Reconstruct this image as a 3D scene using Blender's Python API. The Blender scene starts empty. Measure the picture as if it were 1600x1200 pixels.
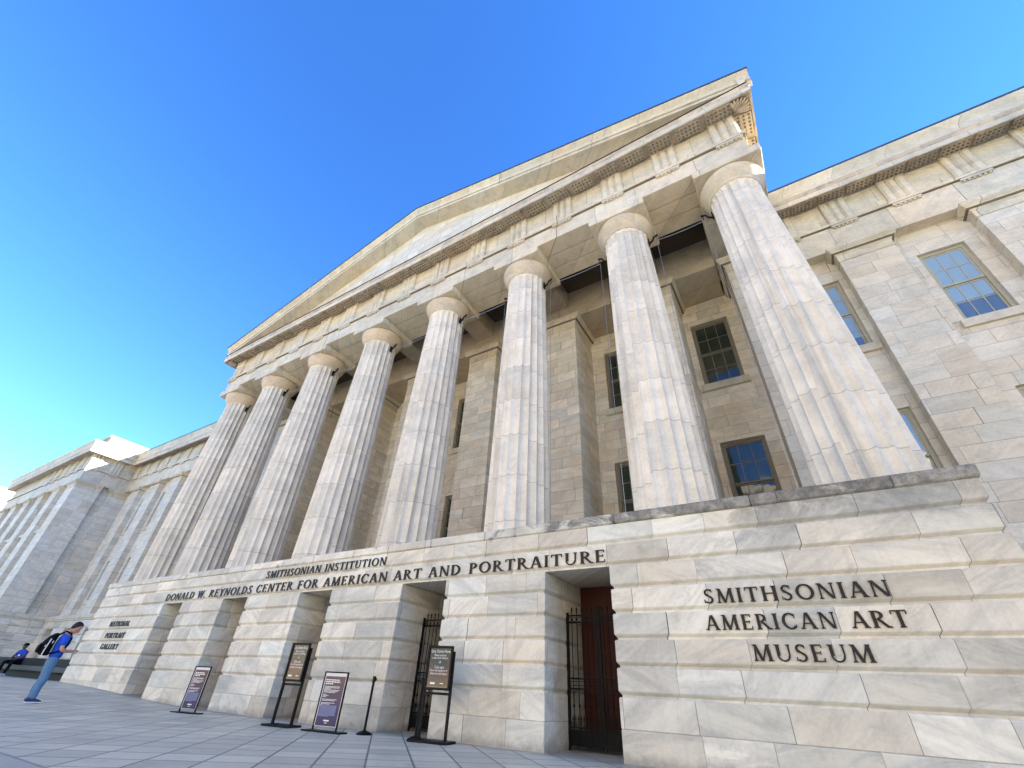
import bpy, math, random
from mathutils import Vector, Matrix
random.seed(7)
S = bpy.context.scene
C = S.collection
R = math.radians
PI = math.pi

# ------------------------------------------------------------------ camera
def cam_matrix():
    rx, ry, rz = 2.1863, 0.0, 0.5812
    roll = R(3.38)
    rx = R(125.27); rz = R(33.30)
    M = Matrix.Rotation(rz, 3, 'Z') @ Matrix.Rotation(rx, 3, 'X') @ Matrix.Rotation(roll, 3, 'Z')
    m = M.to_4x4()
    m.translation = (13.0167, -9.4146, 0.8875)
    return m
cd = bpy.data.cameras.new('camera')
cam = bpy.data.objects.new('camera', cd)
C.objects.link(cam)
cd.sensor_width = 36.0
cd.lens = 682.16 / 1600 * 36
cd.clip_start = 0.05
cd.clip_end = 3000
cam.matrix_world = cam_matrix()
S.camera = cam

# ------------------------------------------------------------------ sky, sun, exposure
SUN_DIR = Vector((2.0, 1.0, 1.0)).normalized()
SUN_EL = math.asin(SUN_DIR.z)
SUN_AZ = math.atan2(SUN_DIR.x, SUN_DIR.y)
W = bpy.data.worlds.new('World')
S.world = W
W.use_nodes = True
wt = W.node_tree
bg = wt.nodes['Background']
sky = wt.nodes.new('ShaderNodeTexSky')
sky.sky_type = 'NISHITA'
sky.sun_disc = False
sky.sun_elevation = SUN_EL
sky.sun_rotation = SUN_AZ
sky.altitude = 0
sky.air_density = 1.0
sky.dust_density = 0.0
sky.ozone_density = 4.0
hs = wt.nodes.new('ShaderNodeHueSaturation')
hs.inputs['Saturation'].default_value = 1.22
hs.inputs['Hue'].default_value = 0.512
wt.links.new(sky.outputs[0], hs.inputs['Color'])
wt.links.new(hs.outputs[0], bg.inputs['Color'])
bg.inputs['Strength'].default_value = 0.088
sd = bpy.data.lights.new('sun', 'SUN')
sd.energy = 5.0
sd.angle = R(0.5)
sd.color = (1.0, 0.93, 0.80)
sun = bpy.data.objects.new('sun', sd)
C.objects.link(sun)
sun.rotation_euler = (-SUN_DIR).to_track_quat('-Z', 'Y').to_euler()
S.view_settings.view_transform = 'Standard'
S.view_settings.look = 'None'
S.view_settings.gamma = 1
S.view_settings.use_curve_mapping = False
S.view_settings.exposure = 2.57
S.cycles.max_bounces = 8
S.cycles.diffuse_bounces = 5

# ------------------------------------------------------------------ node helper
class N:
    def __init__(self, name):
        self.m = bpy.data.materials.new(name)
        self.m.use_nodes = True
        self.t = self.m.node_tree
        self.p = self.t.nodes['Principled BSDF']
    def node(self, kind, **kw):
        n = self.t.nodes.new(kind)
        for k, v in kw.items():
            setattr(n, k, v)
        return n
    def put(self, sock, v):
        if isinstance(v, bpy.types.NodeSocket):
            self.t.links.new(v, sock)
        elif v is not None:
            sock.default_value = v
    def math(self, op, a, b=None, c=None, clamp=False):
        n = self.node('ShaderNodeMath', operation=op)
        n.use_clamp = clamp
        self.put(n.inputs[0], a)
        if b is not None: self.put(n.inputs[1], b)
        if c is not None: self.put(n.inputs[2], c)
        return n.outputs[0]
    def vmath(self, op, a, b=None, s=None):
        n = self.node('ShaderNodeVectorMath', operation=op)
        self.put(n.inputs[0], a)
        if b is not None: self.put(n.inputs[1], b)
        if s is not None: self.put(n.inputs['Scale'], s)
        return n.outputs[0]
    def sep(self, v):
        n = self.node('ShaderNodeSeparateXYZ'); self.put(n.inputs[0], v)
        return n.outputs
    def comb(self, x=0.0, y=0.0, z=0.0):
        n = self.node('ShaderNodeCombineXYZ')
        for i, v in enumerate((x, y, z)): self.put(n.inputs[i], v)
        return n.outputs[0]
    def noise(self, v, scale=1.0, detail=4.0, rough=0.55, dist=0.0):
        n = self.node('ShaderNodeTexNoise')
        self.put(n.inputs['Vector'], v)
        n.inputs['Scale'].default_value = scale
        n.inputs['Detail'].default_value = detail
        n.inputs['Roughness'].default_value = rough
        n.inputs['Distortion'].default_value = dist
        return n.outputs['Fac']
    def white(self, v):
        n = self.node('ShaderNodeTexWhiteNoise', noise_dimensions='3D')
        self.put(n.inputs['Vector'], v)
        return n.outputs['Value'], n.outputs['Color']
    def mix(self, f, a, b, mode='MIX'):
        n = self.node('ShaderNodeMix', data_type='RGBA', blend_type=mode)
        n.clamp_factor = True
        self.put(n.inputs[0], f)
        for s, v in ((n.inputs[6], a), (n.inputs[7], b)):
            if isinstance(v, tuple) and len(v) == 3: v = v + (1.0,)
            self.put(s, v)
        return n.outputs[2]
    def ramp(self, f, lo, hi, a=0.0, b=1.0):
        n = self.node('ShaderNodeMapRange')
        n.interpolation_type = 'SMOOTHSTEP'
        self.put(n.inputs[0], f)
        n.inputs[1].default_value = lo; n.inputs[2].default_value = hi
        n.inputs[3].default_value = a; n.inputs[4].default_value = b
        return n.outputs[0]
    def finish(self, col=None, rough=0.6, spec=0.3, bump=None, bstr=0.3, bdist=0.02, metal=0.0):
        if isinstance(col, tuple): col = col + (1.0,) if len(col) == 3 else col
        self.put(self.p.inputs['Base Color'], col)
        self.put(self.p.inputs['Roughness'], rough)
        self.put(self.p.inputs['Specular IOR Level'], spec)
        self.put(self.p.inputs['Metallic'], metal)
        if bump is not None:
            b = self.node('ShaderNodeBump')
            b.inputs['Strength'].default_value = bstr
            b.inputs['Distance'].default_value = bdist
            self.put(b.inputs['Height'], bump)
            self.t.links.new(b.outputs[0], self.p.inputs['Normal'])
        return self.m

LIGHT = (0.735, 0.685, 0.59)
GREY = (0.335, 0.325, 0.30)
WARM = (0.58, 0.475, 0.315)
PINK = (0.65, 0.55, 0.45)

def marble(name, bw=1.5, bh=0.455, zo=3.2, var=0.18, warm=0.25, pink=0.25, vein=0.26, joint=0.006,
           streak=0.30, top_dirt=None, light=LIGHT, cloud=0.55, mottle=0.35, splash=0.0, hj=True, veinscale=1.0, grime=0.0):
    n = N(name)
    geo = n.node('ShaderNodeNewGeometry')
    P = geo.outputs['Position']
    x, y, z = n.sep(P)
    u = n.math('ADD', x, n.math('MULTIPLY', y, 0.97))
    zr = n.math('DIVIDE', n.math('SUBTRACT', z, zo), bh)
    row = n.math('FLOOR', zr)
    rr, _ = n.white(n.comb(3.3, row, 1.7))
    wob = n.math('MULTIPLY', n.noise(n.comb(n.math('MULTIPLY', u, 0.55 / bw), n.math('MULTIPLY', row, 7.1), 0.0), 1.0, 1.0), 1.3)
    ur = n.math('ADD', n.math('ADD', n.math('DIVIDE', u, bw), n.math('MULTIPLY', rr, 5.0)), wob)
    cell = n.math('FLOOR', ur)
    rv, rc = n.white(n.comb(cell, row, 0.5))
    rv2, _ = n.white(n.comb(cell, row, 9.5))
    fu = n.math('FRACT', ur)
    fz = n.math('FRACT', zr)
    du = n.math('MULTIPLY', n.math('MINIMUM', fu, n.math('SUBTRACT', 1.0, fu)), bw)
    dz = n.math('MULTIPLY', n.math('MINIMUM', fz, n.math('SUBTRACT', 1.0, fz)), bh)
    d = n.math('MINIMUM', du, dz) if hj else du
    jm = n.ramp(d, joint * 0.45, joint * 1.5, 1.0, 0.0)
    # per-block veining
    rot = n.node('ShaderNodeVectorRotate', rotation_type='AXIS_ANGLE')
    rot.inputs['Axis'].default_value = (0.0, 1.0, 0.0)
    off = n.vmath('SCALE', rc, s=61.0)
    n.put(rot.inputs['Vector'], n.comb(u, 0.0, z))
    n.put(rot.inputs['Angle'], n.math('MULTIPLY_ADD', rv2, 1.5, -0.55))
    vv = n.vmath('MULTIPLY', rot.outputs[0], (0.8 * veinscale, 1.0, 3.6 * veinscale))
    vv = n.vmath('ADD', vv, off)
    a = n.noise(vv, 1.0, 7.0, 0.62, 0.9)
    ridge = n.math('ABSOLUTE', n.math('SUBTRACT', a, 0.5))
    veinm = n.math('MULTIPLY', n.ramp(ridge, 0.0, 0.075, 1.0, 0.0), n.ramp(n.noise(vv, 0.6, 3.0), 0.42, 0.64))
    cl = n.ramp(n.noise(vv, 0.8, 6.0, 0.65, 0.4), 0.36, 0.70)
    col = n.mix(n.math('MULTIPLY', cl, cloud), light + (1,), GREY + (1,))
    col = n.mix(n.math('MULTIPLY', n.ramp(rv2, 0.45, 1.0), pink), col, PINK + (1,))
    bignoise = n.noise(P, 0.45, 4.0, 0.6)
    col = n.mix(n.math('MULTIPLY', n.ramp(bignoise, 0.42, 0.72), warm), col, WARM + (1,))
    col = n.mix(n.math('MULTIPLY', veinm, vein), col, (0.27, 0.26, 0.27, 1))
    fine = n.noise(P, 14.0, 6.0, 0.7)
    col = n.mix(0.28, col, n.comb(fine, fine, fine), 'OVERLAY')
    # brightness and slight hue change per block
    col = n.mix(1.0, col, n.mix(n.white(n.comb(cell, row, 4.5))[0], (1.0, 0.965, 0.91, 1), (0.94, 0.98, 1.0, 1)), 'MULTIPLY')
    mot = n.noise(n.vmath('ADD', P, off), 3.2, 5.0, 0.7, 0.6)
    col = n.mix(n.math('MULTIPLY', n.ramp(mot, 0.52, 0.75), mottle), col, (0.36, 0.335, 0.295, 1))
    br = n.math('MULTIPLY_ADD', rv, var * 2, 1.0 - var * 1.2)
    col = n.mix(1.0, col, n.comb(br, br, n.math('MULTIPLY', br, 1.0)), 'MULTIPLY')
    if streak:
        sn = n.noise(n.comb(n.math('MULTIPLY', u, 2.6), 0.0, n.math('MULTIPLY', z, 0.22)), 1.0, 5.0, 0.65)
        col = n.mix(n.math('MULTIPLY', n.ramp(sn, 0.52, 0.74), streak), col, (0.27, 0.255, 0.24, 1))
    if top_dirt:
        z0, z1, amt, xa, xb = top_dirt
        dn = n.noise(n.comb(n.math('MULTIPLY', u, 0.9), 0.0, n.math('MULTIPLY', z, 1.6)), 1.0, 6.0, 0.7, 0.5)
        th = n.ramp(x, xa, xb, 0.0, 0.30)
        mk = n.ramp(n.math('ADD', dn, th), 0.56, 0.70)
        mk = n.math('MULTIPLY', mk, n.ramp(z, z0, z1))
        grain = n.ramp(n.noise(P, 6.0, 6.0, 0.75), 0.25, 0.75, 0.55, 1.0)
        col = n.mix(n.math('MULTIPLY', n.math('MULTIPLY', mk, grain), amt), col, (0.055, 0.053, 0.052, 1))
    if splash:
        sm = n.ramp(n.math('ADD', z, n.math('MULTIPLY', n.noise(P, 2.5, 5.0, 0.7), 0.5)), 0.48, 0.22)
        col = n.mix(n.math('MULTIPLY', sm, splash), col, (0.17, 0.155, 0.13, 1))
    if grime:
        gn = n.noise(P, 2.2, 6.0, 0.7)
        col = n.mix(n.math('MULTIPLY', n.ramp(gn, 0.45, 0.75), grime), col, (0.16, 0.14, 0.115, 1))
    col = n.mix(n.math('MULTIPLY', jm, n.ramp(rv2, 0.55, 0.8, 0.55, 0.95)), col, n.mix(n.ramp(rv2, 0.6, 0.8), (0.17, 0.15, 0.13, 1), (0.045, 0.042, 0.04, 1)))
    hgt = n.math('ADD', n.math('MULTIPLY', fine, 0.35), n.math('MULTIPLY', jm, -1.0))
    hgt = n.math('ADD', hgt, n.math('MULTIPLY', rv, 0.25))
    return n.finish(col, n.ramp(fine, 0.2, 0.8, 0.5, 0.75), 0.28, hgt, 0.35, 0.012)

def column_marble():
    n = N('column marble')
    tc = n.node('ShaderNodeTexCoord')
    oi = n.node('ShaderNodeObjectInfo')
    P = tc.outputs['Object']
    x, y, z = n.sep(P)
    ang = n.math('DIVIDE', n.math('ARCTAN2', y, x), 2 * PI / 20)
    fl = n.math('FLOOR', n.math('ADD', ang, 0.5))
    grp = n.math('FLOOR', n.math('DIVIDE', fl, 5.0))
    gr, _ = n.white(n.comb(grp, oi.outputs['Random'], 2.2))
    zr = n.math('ADD', n.math('DIVIDE', z, 1.33), n.math('MULTIPLY', gr, 0.45))
    zr = n.math('ADD', zr, n.math('MULTIPLY', oi.outputs['Random'], 3.0))
    row = n.math('FLOOR', zr)
    rv, rc = n.white(n.comb(grp, row, oi.outputs['Random']))
    fv, _ = n.white(n.comb(fl, row, oi.outputs['Random']))
    fz = n.math('FRACT', zr)
    dz = n.math('MULTIPLY', n.math('MINIMUM', fz, n.math('SUBTRACT', 1.0, fz)), 1.33)
    jm = n.ramp(dz, 0.004, 0.016, 1.0, 0.0)
    off = n.vmath('ADD', n.vmath('SCALE', rc, s=33.0), n.comb(0.0, 0.0, n.math('MULTIPLY', oi.outputs['Random'], 91.0)))
    vv = n.vmath('ADD', n.vmath('MULTIPLY', P, (1.2, 1.2, 1.5)), off)
    a = n.noise(vv, 1.0, 7.0, 0.62, 1.2)
    veinm = n.math('MULTIPLY', n.ramp(n.math('ABSOLUTE', n.math('SUBTRACT', a, 0.5)), 0.0, 0.05, 1.0, 0.0), n.ramp(n.noise(vv, 0.6, 3.0), 0.45, 0.65))
    cloud = n.ramp(n.noise(vv, 1.1, 6.0, 0.65, 0.4), 0.35, 0.7)
    col = n.mix(n.math('MULTIPLY', cloud, 0.45), (0.73, 0.675, 0.58, 1), (0.40, 0.38, 0.345, 1))
    col = n.mix(n.math('MULTIPLY', n.ramp(rv, 0.3, 1.0), 0.16), col, PINK + (1,))
    wn = n.noise(n.vmath('ADD', P, off), 0.7, 4.0, 0.6)
    col = n.mix(n.math('MULTIPLY', n.ramp(wn, 0.45, 0.75), 0.30), col, WARM + (1,))
    col = n.mix(n.math('MULTIPLY', veinm, 0.18), col, (0.30, 0.29, 0.29, 1))
    br = n.math('ADD', n.math('MULTIPLY_ADD', rv, 0.16, 0.86), n.math('MULTIPLY_ADD', fv, 0.07, 0.0))
    col = n.mix(1.0, col, n.comb(br, br, br), 'MULTIPLY')
    fine = n.noise(P, 16.0, 6.0, 0.72)
    col = n.mix(0.3, col, n.comb(fine, fine, fine), 'OVERLAY')
    sn = n.noise(n.comb(n.math('MULTIPLY', ang, 0.9), n.math('MULTIPLY', oi.outputs['Random'], 40.0), n.math('MULTIPLY', z, 0.14)), 1.0, 5.0, 0.62)
    col = n.mix(n.math('MULTIPLY', n.ramp(sn, 0.50, 0.74), 0.48), col, (0.27, 0.245, 0.21, 1))
    # dirt caught on the arrises
    col = n.mix(n.math('MULTIPLY', jm, 0.52), col, (0.17, 0.15, 0.13, 1))
    hgt = n.math('ADD', n.math('MULTIPLY', fine, 0.4), n.math('MULTIPLY', jm, -0.4))
    return n.finish(col, 0.62, 0.28, hgt, 0.35, 0.012)

def plain(name, col, rough=0.5, spec=0.4, metal=0.0, var=0.12, scale=8.0, bump=0.1, bdist=0.004):
    n = N(name)
    tc = n.node('ShaderNodeTexCoord')
    f = n.noise(tc.outputs['Object'], scale, 5.0, 0.65)
    c0 = tuple(c * (1 - var) for c in col) + (1,)
    c1 = tuple(min(1, c * (1 + var)) for c in col) + (1,)
    return n.finish(n.mix(f, c0, c1), n.ramp(f, 0.2, 0.8, max(0.02, rough - 0.08), min(1, rough + 0.08)), spec, f, bump, bdist, metal)

def paving():
    n = N('granite paving')
    geo = n.node('ShaderNodeNewGeometry')
    P = geo.outputs['Position']
    x, y, z = n.sep(P)
    k = 0.70710678
    s = n.math('DIVIDE', n.math('MULTIPLY', n.math('ADD', x, y), k), 0.66)
    t = n.math('DIVIDE', n.math('MULTIPLY', n.math('SUBTRACT', x, y), k), 0.66)
    s = n.math('ADD', s, 0.22)
    # random course of half slabs inside the grid
    rs, rt = n.math('FLOOR', s), n.math('FLOOR', t)
    rv, rc = n.white(n.comb(rs, rt, 0.3))
    fs, ft = n.math('FRACT', s), n.math('FRACT', t)
    ds = n.math('MINIMUM', fs, n.math('SUBTRACT', 1.0, fs))
    dt = n.math('MINIMUM', ft, n.math('SUBTRACT', 1.0, ft))
    js = n.ramp(ds, 0.012, 0.034, 1.0, 0.0)
    jt = n.ramp(dt, 0.014, 0.045, 1.0, 0.0)
    bn = n.noise(P, 0.5, 5.0, 0.65)
    fine = n.noise(P, 45.0, 4.0, 0.8)
    mid = n.noise(P, 4.0, 5.0, 0.7)
    col = n.mix(n.math('MULTIPLY_ADD', rv, 0.9, 0.05), (0.42, 0.395, 0.305, 1), (0.67, 0.62, 0.465, 1))
    col = n.mix(n.ramp(bn, 0.35, 0.7, 0.0, 0.6), col, (0.55, 0.51, 0.39, 1))
    col = n.mix(0.5, col, n.comb(fine, fine, fine), 'OVERLAY')
    col = n.mix(0.3, col, n.comb(mid, mid, mid), 'OVERLAY')
    col = n.mix(n.math('MULTIPLY', js, 0.9), col, (0.11, 0.105, 0.095, 1))
    col = n.mix(n.math('MULTIPLY', jt, 0.85), col, (0.13, 0.125, 0.11, 1))
    gum = n.ramp(n.noise(P, 9.0, 2.0, 0.5), 0.70, 0.74)
    col = n.mix(n.math('MULTIPLY', gum, 0.35), col, (0.12, 0.115, 0.105, 1))
    st = n.ramp(n.noise(P, 1.1, 6.0, 0.75, 0.8), 0.52, 0.72)
    col = n.mix(n.math('MULTIPLY', st, 0.45), col, (0.20, 0.185, 0.165, 1))
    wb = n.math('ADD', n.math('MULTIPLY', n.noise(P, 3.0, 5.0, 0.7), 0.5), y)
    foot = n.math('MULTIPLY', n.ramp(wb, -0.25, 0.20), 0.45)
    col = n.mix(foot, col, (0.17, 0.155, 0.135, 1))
    # pale border strip towards the street
    band = n.ramp(y, -6.75, -6.72, 1.0, 0.0)
    bj = n.ramp(n.math('ABSOLUTE', n.math('ADD', y, 6.72)), 0.01, 0.035, 1.0, 0.0)
    pale = n.mix(0.5, (0.40, 0.375, 0.32, 1), n.comb(fine, fine, fine), 'OVERLAY')
    col = n.mix(band, col, pale)
    col = n.mix(n.math('MULTIPLY', bj, 0.7), col, (0.11, 0.105, 0.1, 1))
    jj = n.math('MAXIMUM', js, jt)
    hgt = n.math('ADD', n.math('MULTIPLY', fine, 0.3), n.math('MULTIPLY', jj, -1.0))
    hgt = n.math('ADD', hgt, n.math('MULTIPLY', rv, 0.6))
    return n.finish(col, n.ramp(mid, 0.3, 0.7, 0.42, 0.62), 0.35, hgt, 0.3, 0.006)

def glass(name, tint, rough=0.02, ior=1.9, blind_sky=0.0, cols=3, w=1.27):
    n = N(name)
    tc = n.node('ShaderNodeTexCoord')
    oi = n.node('ShaderNodeObjectInfo')
    x, y, z = n.sep(tc.outputs['Object'])
    cx = n.math('FLOOR', n.math('DIVIDE', n.math('ADD', x, 5.0), (w - 0.2) / cols))
    cz = n.math('FLOOR', n.math('DIVIDE', z, 0.78))
    rv, rc = n.white(n.comb(cx, cz, oi.outputs['Random']))
    f = n.noise(n.vmath('ADD', tc.outputs['Object'], n.vmath('SCALE', rc, s=9.0)), 1.6, 3.0, 0.5)
    c0 = tuple(c * 0.75 for c in tint) + (1,); c1 = tuple(c * 1.25 for c in tint) + (1,)
    col = n.mix(n.math('MULTIPLY_ADD', rv, 0.6, n.math('MULTIPLY', f, 0.4)), c0, c1)
    if blind_sky:                                   # pale blind over the upper panes, bluish to stand in for reflected sky
        hgt = n.math('MULTIPLY_ADD', oi.outputs['Random'], 0.9, 0.35)
        bl = n.ramp(n.math('SUBTRACT', z, hgt), -0.005, 0.005)
        col = n.mix(n.math('MULTIPLY', bl, blind_sky), col, (0.33, 0.44, 0.45, 1))
    n.p.inputs['IOR'].default_value = ior
    return n.finish(col, n.math('MULTIPLY_ADD', rv, 0.03, rough), 0.5, f, 0.06, 0.03)

M = {}
M['pod'] = marble('podium marble', splash=0.6, bw=1.25, bh=0.455, zo=3.2, hj=False, streak=0.30, top_dirt=(2.9, 4.2, 0.6, 10.0, 15.5), var=0.17, vein=0.26)
M['cap'] = marble('ledge marble', bw=1.7, bh=1.2, zo=3.8, hj=False, streak=0.4, top_dirt=(3.9, 4.12, 0.95, 5.0, 13.5), warm=0.2, joint=0.012)
M['wall'] = marble('ashlar marble', bw=1.15, bh=0.52, zo=4.3, var=0.085, warm=0.35, streak=0.24, cloud=0.36, vein=0.18, grime=0.12, light=(0.70, 0.65, 0.56))
M['porch'] = marble('porch ashlar marble', bw=0.95, bh=0.44, zo=4.3, var=0.10, warm=0.5, pink=0.25, streak=0.12, cloud=0.4, vein=0.15, light=(0.83, 0.745, 0.61))  # warm pale tone puts the porch's bounce light into the stone colour
M['trim'] = marble('trim marble', bw=1.9, bh=4.0, zo=1.1, hj=False, var=0.09, warm=0.55, streak=0.38, joint=0.009, cloud=0.38, vein=0.15, grime=0.30, mottle=0.5, light=(0.67, 0.61, 0.485))
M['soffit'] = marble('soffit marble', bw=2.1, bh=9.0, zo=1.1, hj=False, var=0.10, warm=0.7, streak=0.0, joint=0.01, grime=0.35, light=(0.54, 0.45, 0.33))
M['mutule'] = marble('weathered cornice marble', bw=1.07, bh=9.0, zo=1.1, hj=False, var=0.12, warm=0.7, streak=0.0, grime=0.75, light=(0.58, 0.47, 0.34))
M['column'] = column_marble()
M['capital'] = marble('capital marble', bw=9.0, bh=9.0, zo=1.1, hj=False, var=0.05, warm=0.75, streak=0.15, grime=0.3, light=(0.66, 0.53, 0.38), joint=0.001)
M['dirt_shade'] = plain('dirt and shade dark stone', (0.18, 0.15, 0.115), 0.9, 0.1, var=0.3)  # dirt on taenia fillet and drops, painted shade under the pilaster capitals
M['flash'] = plain('weathered copper flashing', (0.035, 0.027, 0.022), 0.6, 0.3)
M['roof'] = plain('lead roof', (0.06, 0.065, 0.075), 0.5, 0.4)
M['dark'] = plain('dark brown plaster', (0.11, 0.085, 0.06), 0.9, 0.1, scale=2.0)
M['frame'] = plain('painted window wood', (0.40, 0.37, 0.28), 0.5, 0.35, scale=6.0)
M['framed'] = plain('shaded porch window wood', (0.21, 0.19, 0.14), 0.5, 0.3, scale=6.0)  # darker twin of the window wood, porch shade put into the colour
M['glass'] = glass('wing window glass', (0.09, 0.11, 0.105), ior=2.6, blind_sky=0.75)
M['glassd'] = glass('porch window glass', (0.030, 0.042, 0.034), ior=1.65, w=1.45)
M['iron'] = plain('black iron', (0.004, 0.004, 0.004), 0.6, 0.15)
M['bronze'] = plain('dark bronze letters', (0.014, 0.011, 0.011), 0.5, 0.25, 0.0, var=0.3)
M['door'] = plain('red brown door', (0.055, 0.011, 0.006), 0.5, 0.2, var=0.4, scale=2.5)
M['blackmetal'] = plain('black powder coated metal', (0.0035, 0.0035, 0.004), 0.5, 0.18)
M['steel'] = plain('galvanised cable', (0.35, 0.35, 0.34), 0.35, 0.5, 0.7)
M['granite'] = plain('dark granite', (0.040, 0.042, 0.040), 0.6, 0.2, var=0.25, scale=20.0)
M['granited'] = plain('granite plinth', (0.016, 0.018, 0.017), 0.7, 0.15, var=0.25, scale=20.0)
M['street'] = plain('pale bounce stone', (0.74, 0.65, 0.50), 0.8, 0.2, scale=0.4)  # kept pale so the added block opposite bounces warm light
M['farstone'] = marble('far limestone', bw=3.5, bh=1.1, zo=0.0, var=0.08, warm=0.2, streak=0.1, joint=0.03)

# ------------------------------------------------------------------ mesh helpers
class MB:
    def __init__(self):
        self.v = []; self.f = []; self.mi = []
        self.cur = 0
    def add(self, vs, fs):
        o = len(self.v)
        self.v += [tuple(p) for p in vs]
        for f in fs:
            self.f.append(tuple(i + o for i in f)); self.mi.append(self.cur)
        return self
    def box(self, x0, x1, y0, y1, z0, z1):
        vs = [(x0, y0, z0), (x1, y0, z0), (x1, y1, z0), (x0, y1, z0), (x0, y0, z1), (x1, y0, z1), (x1, y1, z1), (x0, y1, z1)]
        return self.add(vs, [(0, 3, 2, 1), (4, 5, 6, 7), (0, 1, 5, 4), (1, 2, 6, 5), (2, 3, 7, 6), (3, 0, 4, 7)])
    def bbox(self, x0, x1, y0, y1, z0, z1, b=0.02):
        """box with chamfered horizontal rims and corners"""
        return self.loft(x0, x1, y0, y1, [(z0, b), (z0 + b, 0), (z1 - b, 0), (z1, b)], True, True)
    def loft(self, x0, x1, y0, y1, rings, top=True, bot=False):
        vs = []; n = len(rings)
        for z, i in rings:
            vs += [(x0 + i, y0 + i, z), (x1 - i, y0 + i, z), (x1 - i, y1 - i, z), (x0 + i, y1 - i, z)]
        fs = []
        for k in range(n - 1):
            a = 4 * k
            for j in range(4):
                fs.append((a + j, a + (j + 1) % 4, a + 4 + (j + 1) % 4, a + 4 + j))
        if bot: fs.append((3, 2, 1, 0))
        if top: fs.append(tuple(4 * (n - 1) + j for j in range(4)))
        return self.add(vs, fs)
    def prism(self, poly, a0, a1, axis='y'):
        """polygon in the plane perpendicular to axis, extruded from a0 to a1"""
        n = len(poly)
        def P(p, a):
            if axis == 'y': return (p[0], a, p[1])
            if axis == 'x': return (a, p[0], p[1])
            return (p[0], p[1], a)
        vs = [P(p, a0) for p in poly] + [P(p, a1) for p in poly]
        fs = [tuple(range(n)), tuple(range(2 * n - 1, n - 1, -1))]
        for i in range(n):
            j = (i + 1) % n
            fs.append((i, n + i, n + j, j))
        return self.add(vs, fs)
    def lathe(self, prof, cx=0, cy=0, seg=32, cap=True):
        vs = []
        for r, z in prof:
            for k in range(seg):
                a = 2 * PI * k / seg
                vs.append((cx + r * math.cos(a), cy + r * math.sin(a), z))
        fs = []
        for i in range(len(prof) - 1):
            for k in range(seg):
                k2 = (k + 1) % seg
                fs.append((i * seg + k, i * seg + k2, (i + 1) * seg + k2, (i + 1) * seg + k))
        if cap:
            fs.append(tuple(reversed(range(seg))))
            fs.append(tuple((len(prof) - 1) * seg + k for k in range(seg)))
        return self.add(vs, fs)
    def tube(self, pts, r, seg=8):
        pts = [Vector(p) for p in pts]
        vs = []; fs = []
        for i, p in enumerate(pts):
            d = (pts[min(i + 1, len(pts) - 1)] - pts[max(i - 1, 0)]).normalized()
            a = d.orthogonal().normalized() if i == 0 else (a - d * a.dot(d)).normalized()
            b = d.cross(a)
            rr = r[i] if isinstance(r, (list, tuple)) else r
            for k in range(seg):
                t = 2 * PI * k / seg
                vs.append(p + a * math.cos(t) * rr + b * math.sin(t) * rr)
        for i in range(len(pts) - 1):
            for k in range(seg):
                k2 = (k + 1) % seg
                fs.append((i * seg + k, i * seg + k2, (i + 1) * seg + k2, (i + 1) * seg + k))
        fs.append(tuple(reversed(range(seg)))); fs.append(tuple((len(pts) - 1) * seg + k for k in range(seg)))
        return self.add(vs, fs)
    def sweep(self, path, prof, closed=True):
        """profile of (outward, z) swept along a plan path, outward = left of travel, mitred"""
        n = len(path); m = len(prof); vs = []
        for i, p in enumerate(path):
            p = Vector(p)
            ns = []
            for a, b in ((i - 1, i), (i, i + 1)):
                if a >= 0 and b < n:
                    d = (Vector(path[b]) - Vector(path[a])).normalized()
                    ns.append(Vector((-d.y, d.x)))
            o = ns[0] if len(ns) == 1 else (ns[0] + ns[1]) / (1 + ns[0].dot(ns[1]))
            for d, z in prof:
                q = p + o * d
                vs.append((q.x, q.y, z))
        fs = []
        for i in range(n - 1):
            for j in range(m if closed else m - 1):
                k = (j + 1) % m
                fs.append((i * m + j, i * m + k, (i + 1) * m + k, (i + 1) * m + j))
        if closed:
            fs.append(tuple(range(m))); fs.append(tuple((n - 1) * m + j for j in reversed(range(m))))
        return self.add(vs, fs)
    def mesh(self, name, mat):
        me = bpy.data.meshes.new(name)
        me.from_pydata(self.v, [], self.f)
        for mt in (mat if isinstance(mat, (list, tuple)) else [mat]):
            me.materials.append(mt)
        me.polygons.foreach_set('material_index', self.mi)
        me.update()
        import bmesh
        bm = bmesh.new(); bm.from_mesh(me)
        bmesh.ops.recalc_face_normals(bm, faces=bm.faces)
        bm.to_mesh(me); bm.free()
        return me
    def build(self, name, mat, parent=None, smooth=False):
        me = self.mesh(name, mat)
        if smooth:
            me.shade_smooth()
            try: me.set_sharp_from_angle(angle=R(40))
            except Exception: pass
        return link(name, me, parent)

def link(name, data, parent=None):
    o = bpy.data.objects.new(name, data)
    C.objects.link(o)
    if parent: o.parent = parent
    return o
def empty(name, loc=(0, 0, 0), rz=0.0):
    o = link(name, None)
    o.location = loc; o.rotation_euler = (0, 0, rz)
    o.empty_display_size = 0.3
    return o
def tag(o, label, cat, group=None):
    o['label'] = label; o['category'] = cat
    if group: o['group'] = group
    return o
def copy_tree(o, parent=None):
    c = o.copy(); C.objects.link(c)
    if parent: c.parent = parent
    for ch in list(o.children): copy_tree(ch, c)
    return c

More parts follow.
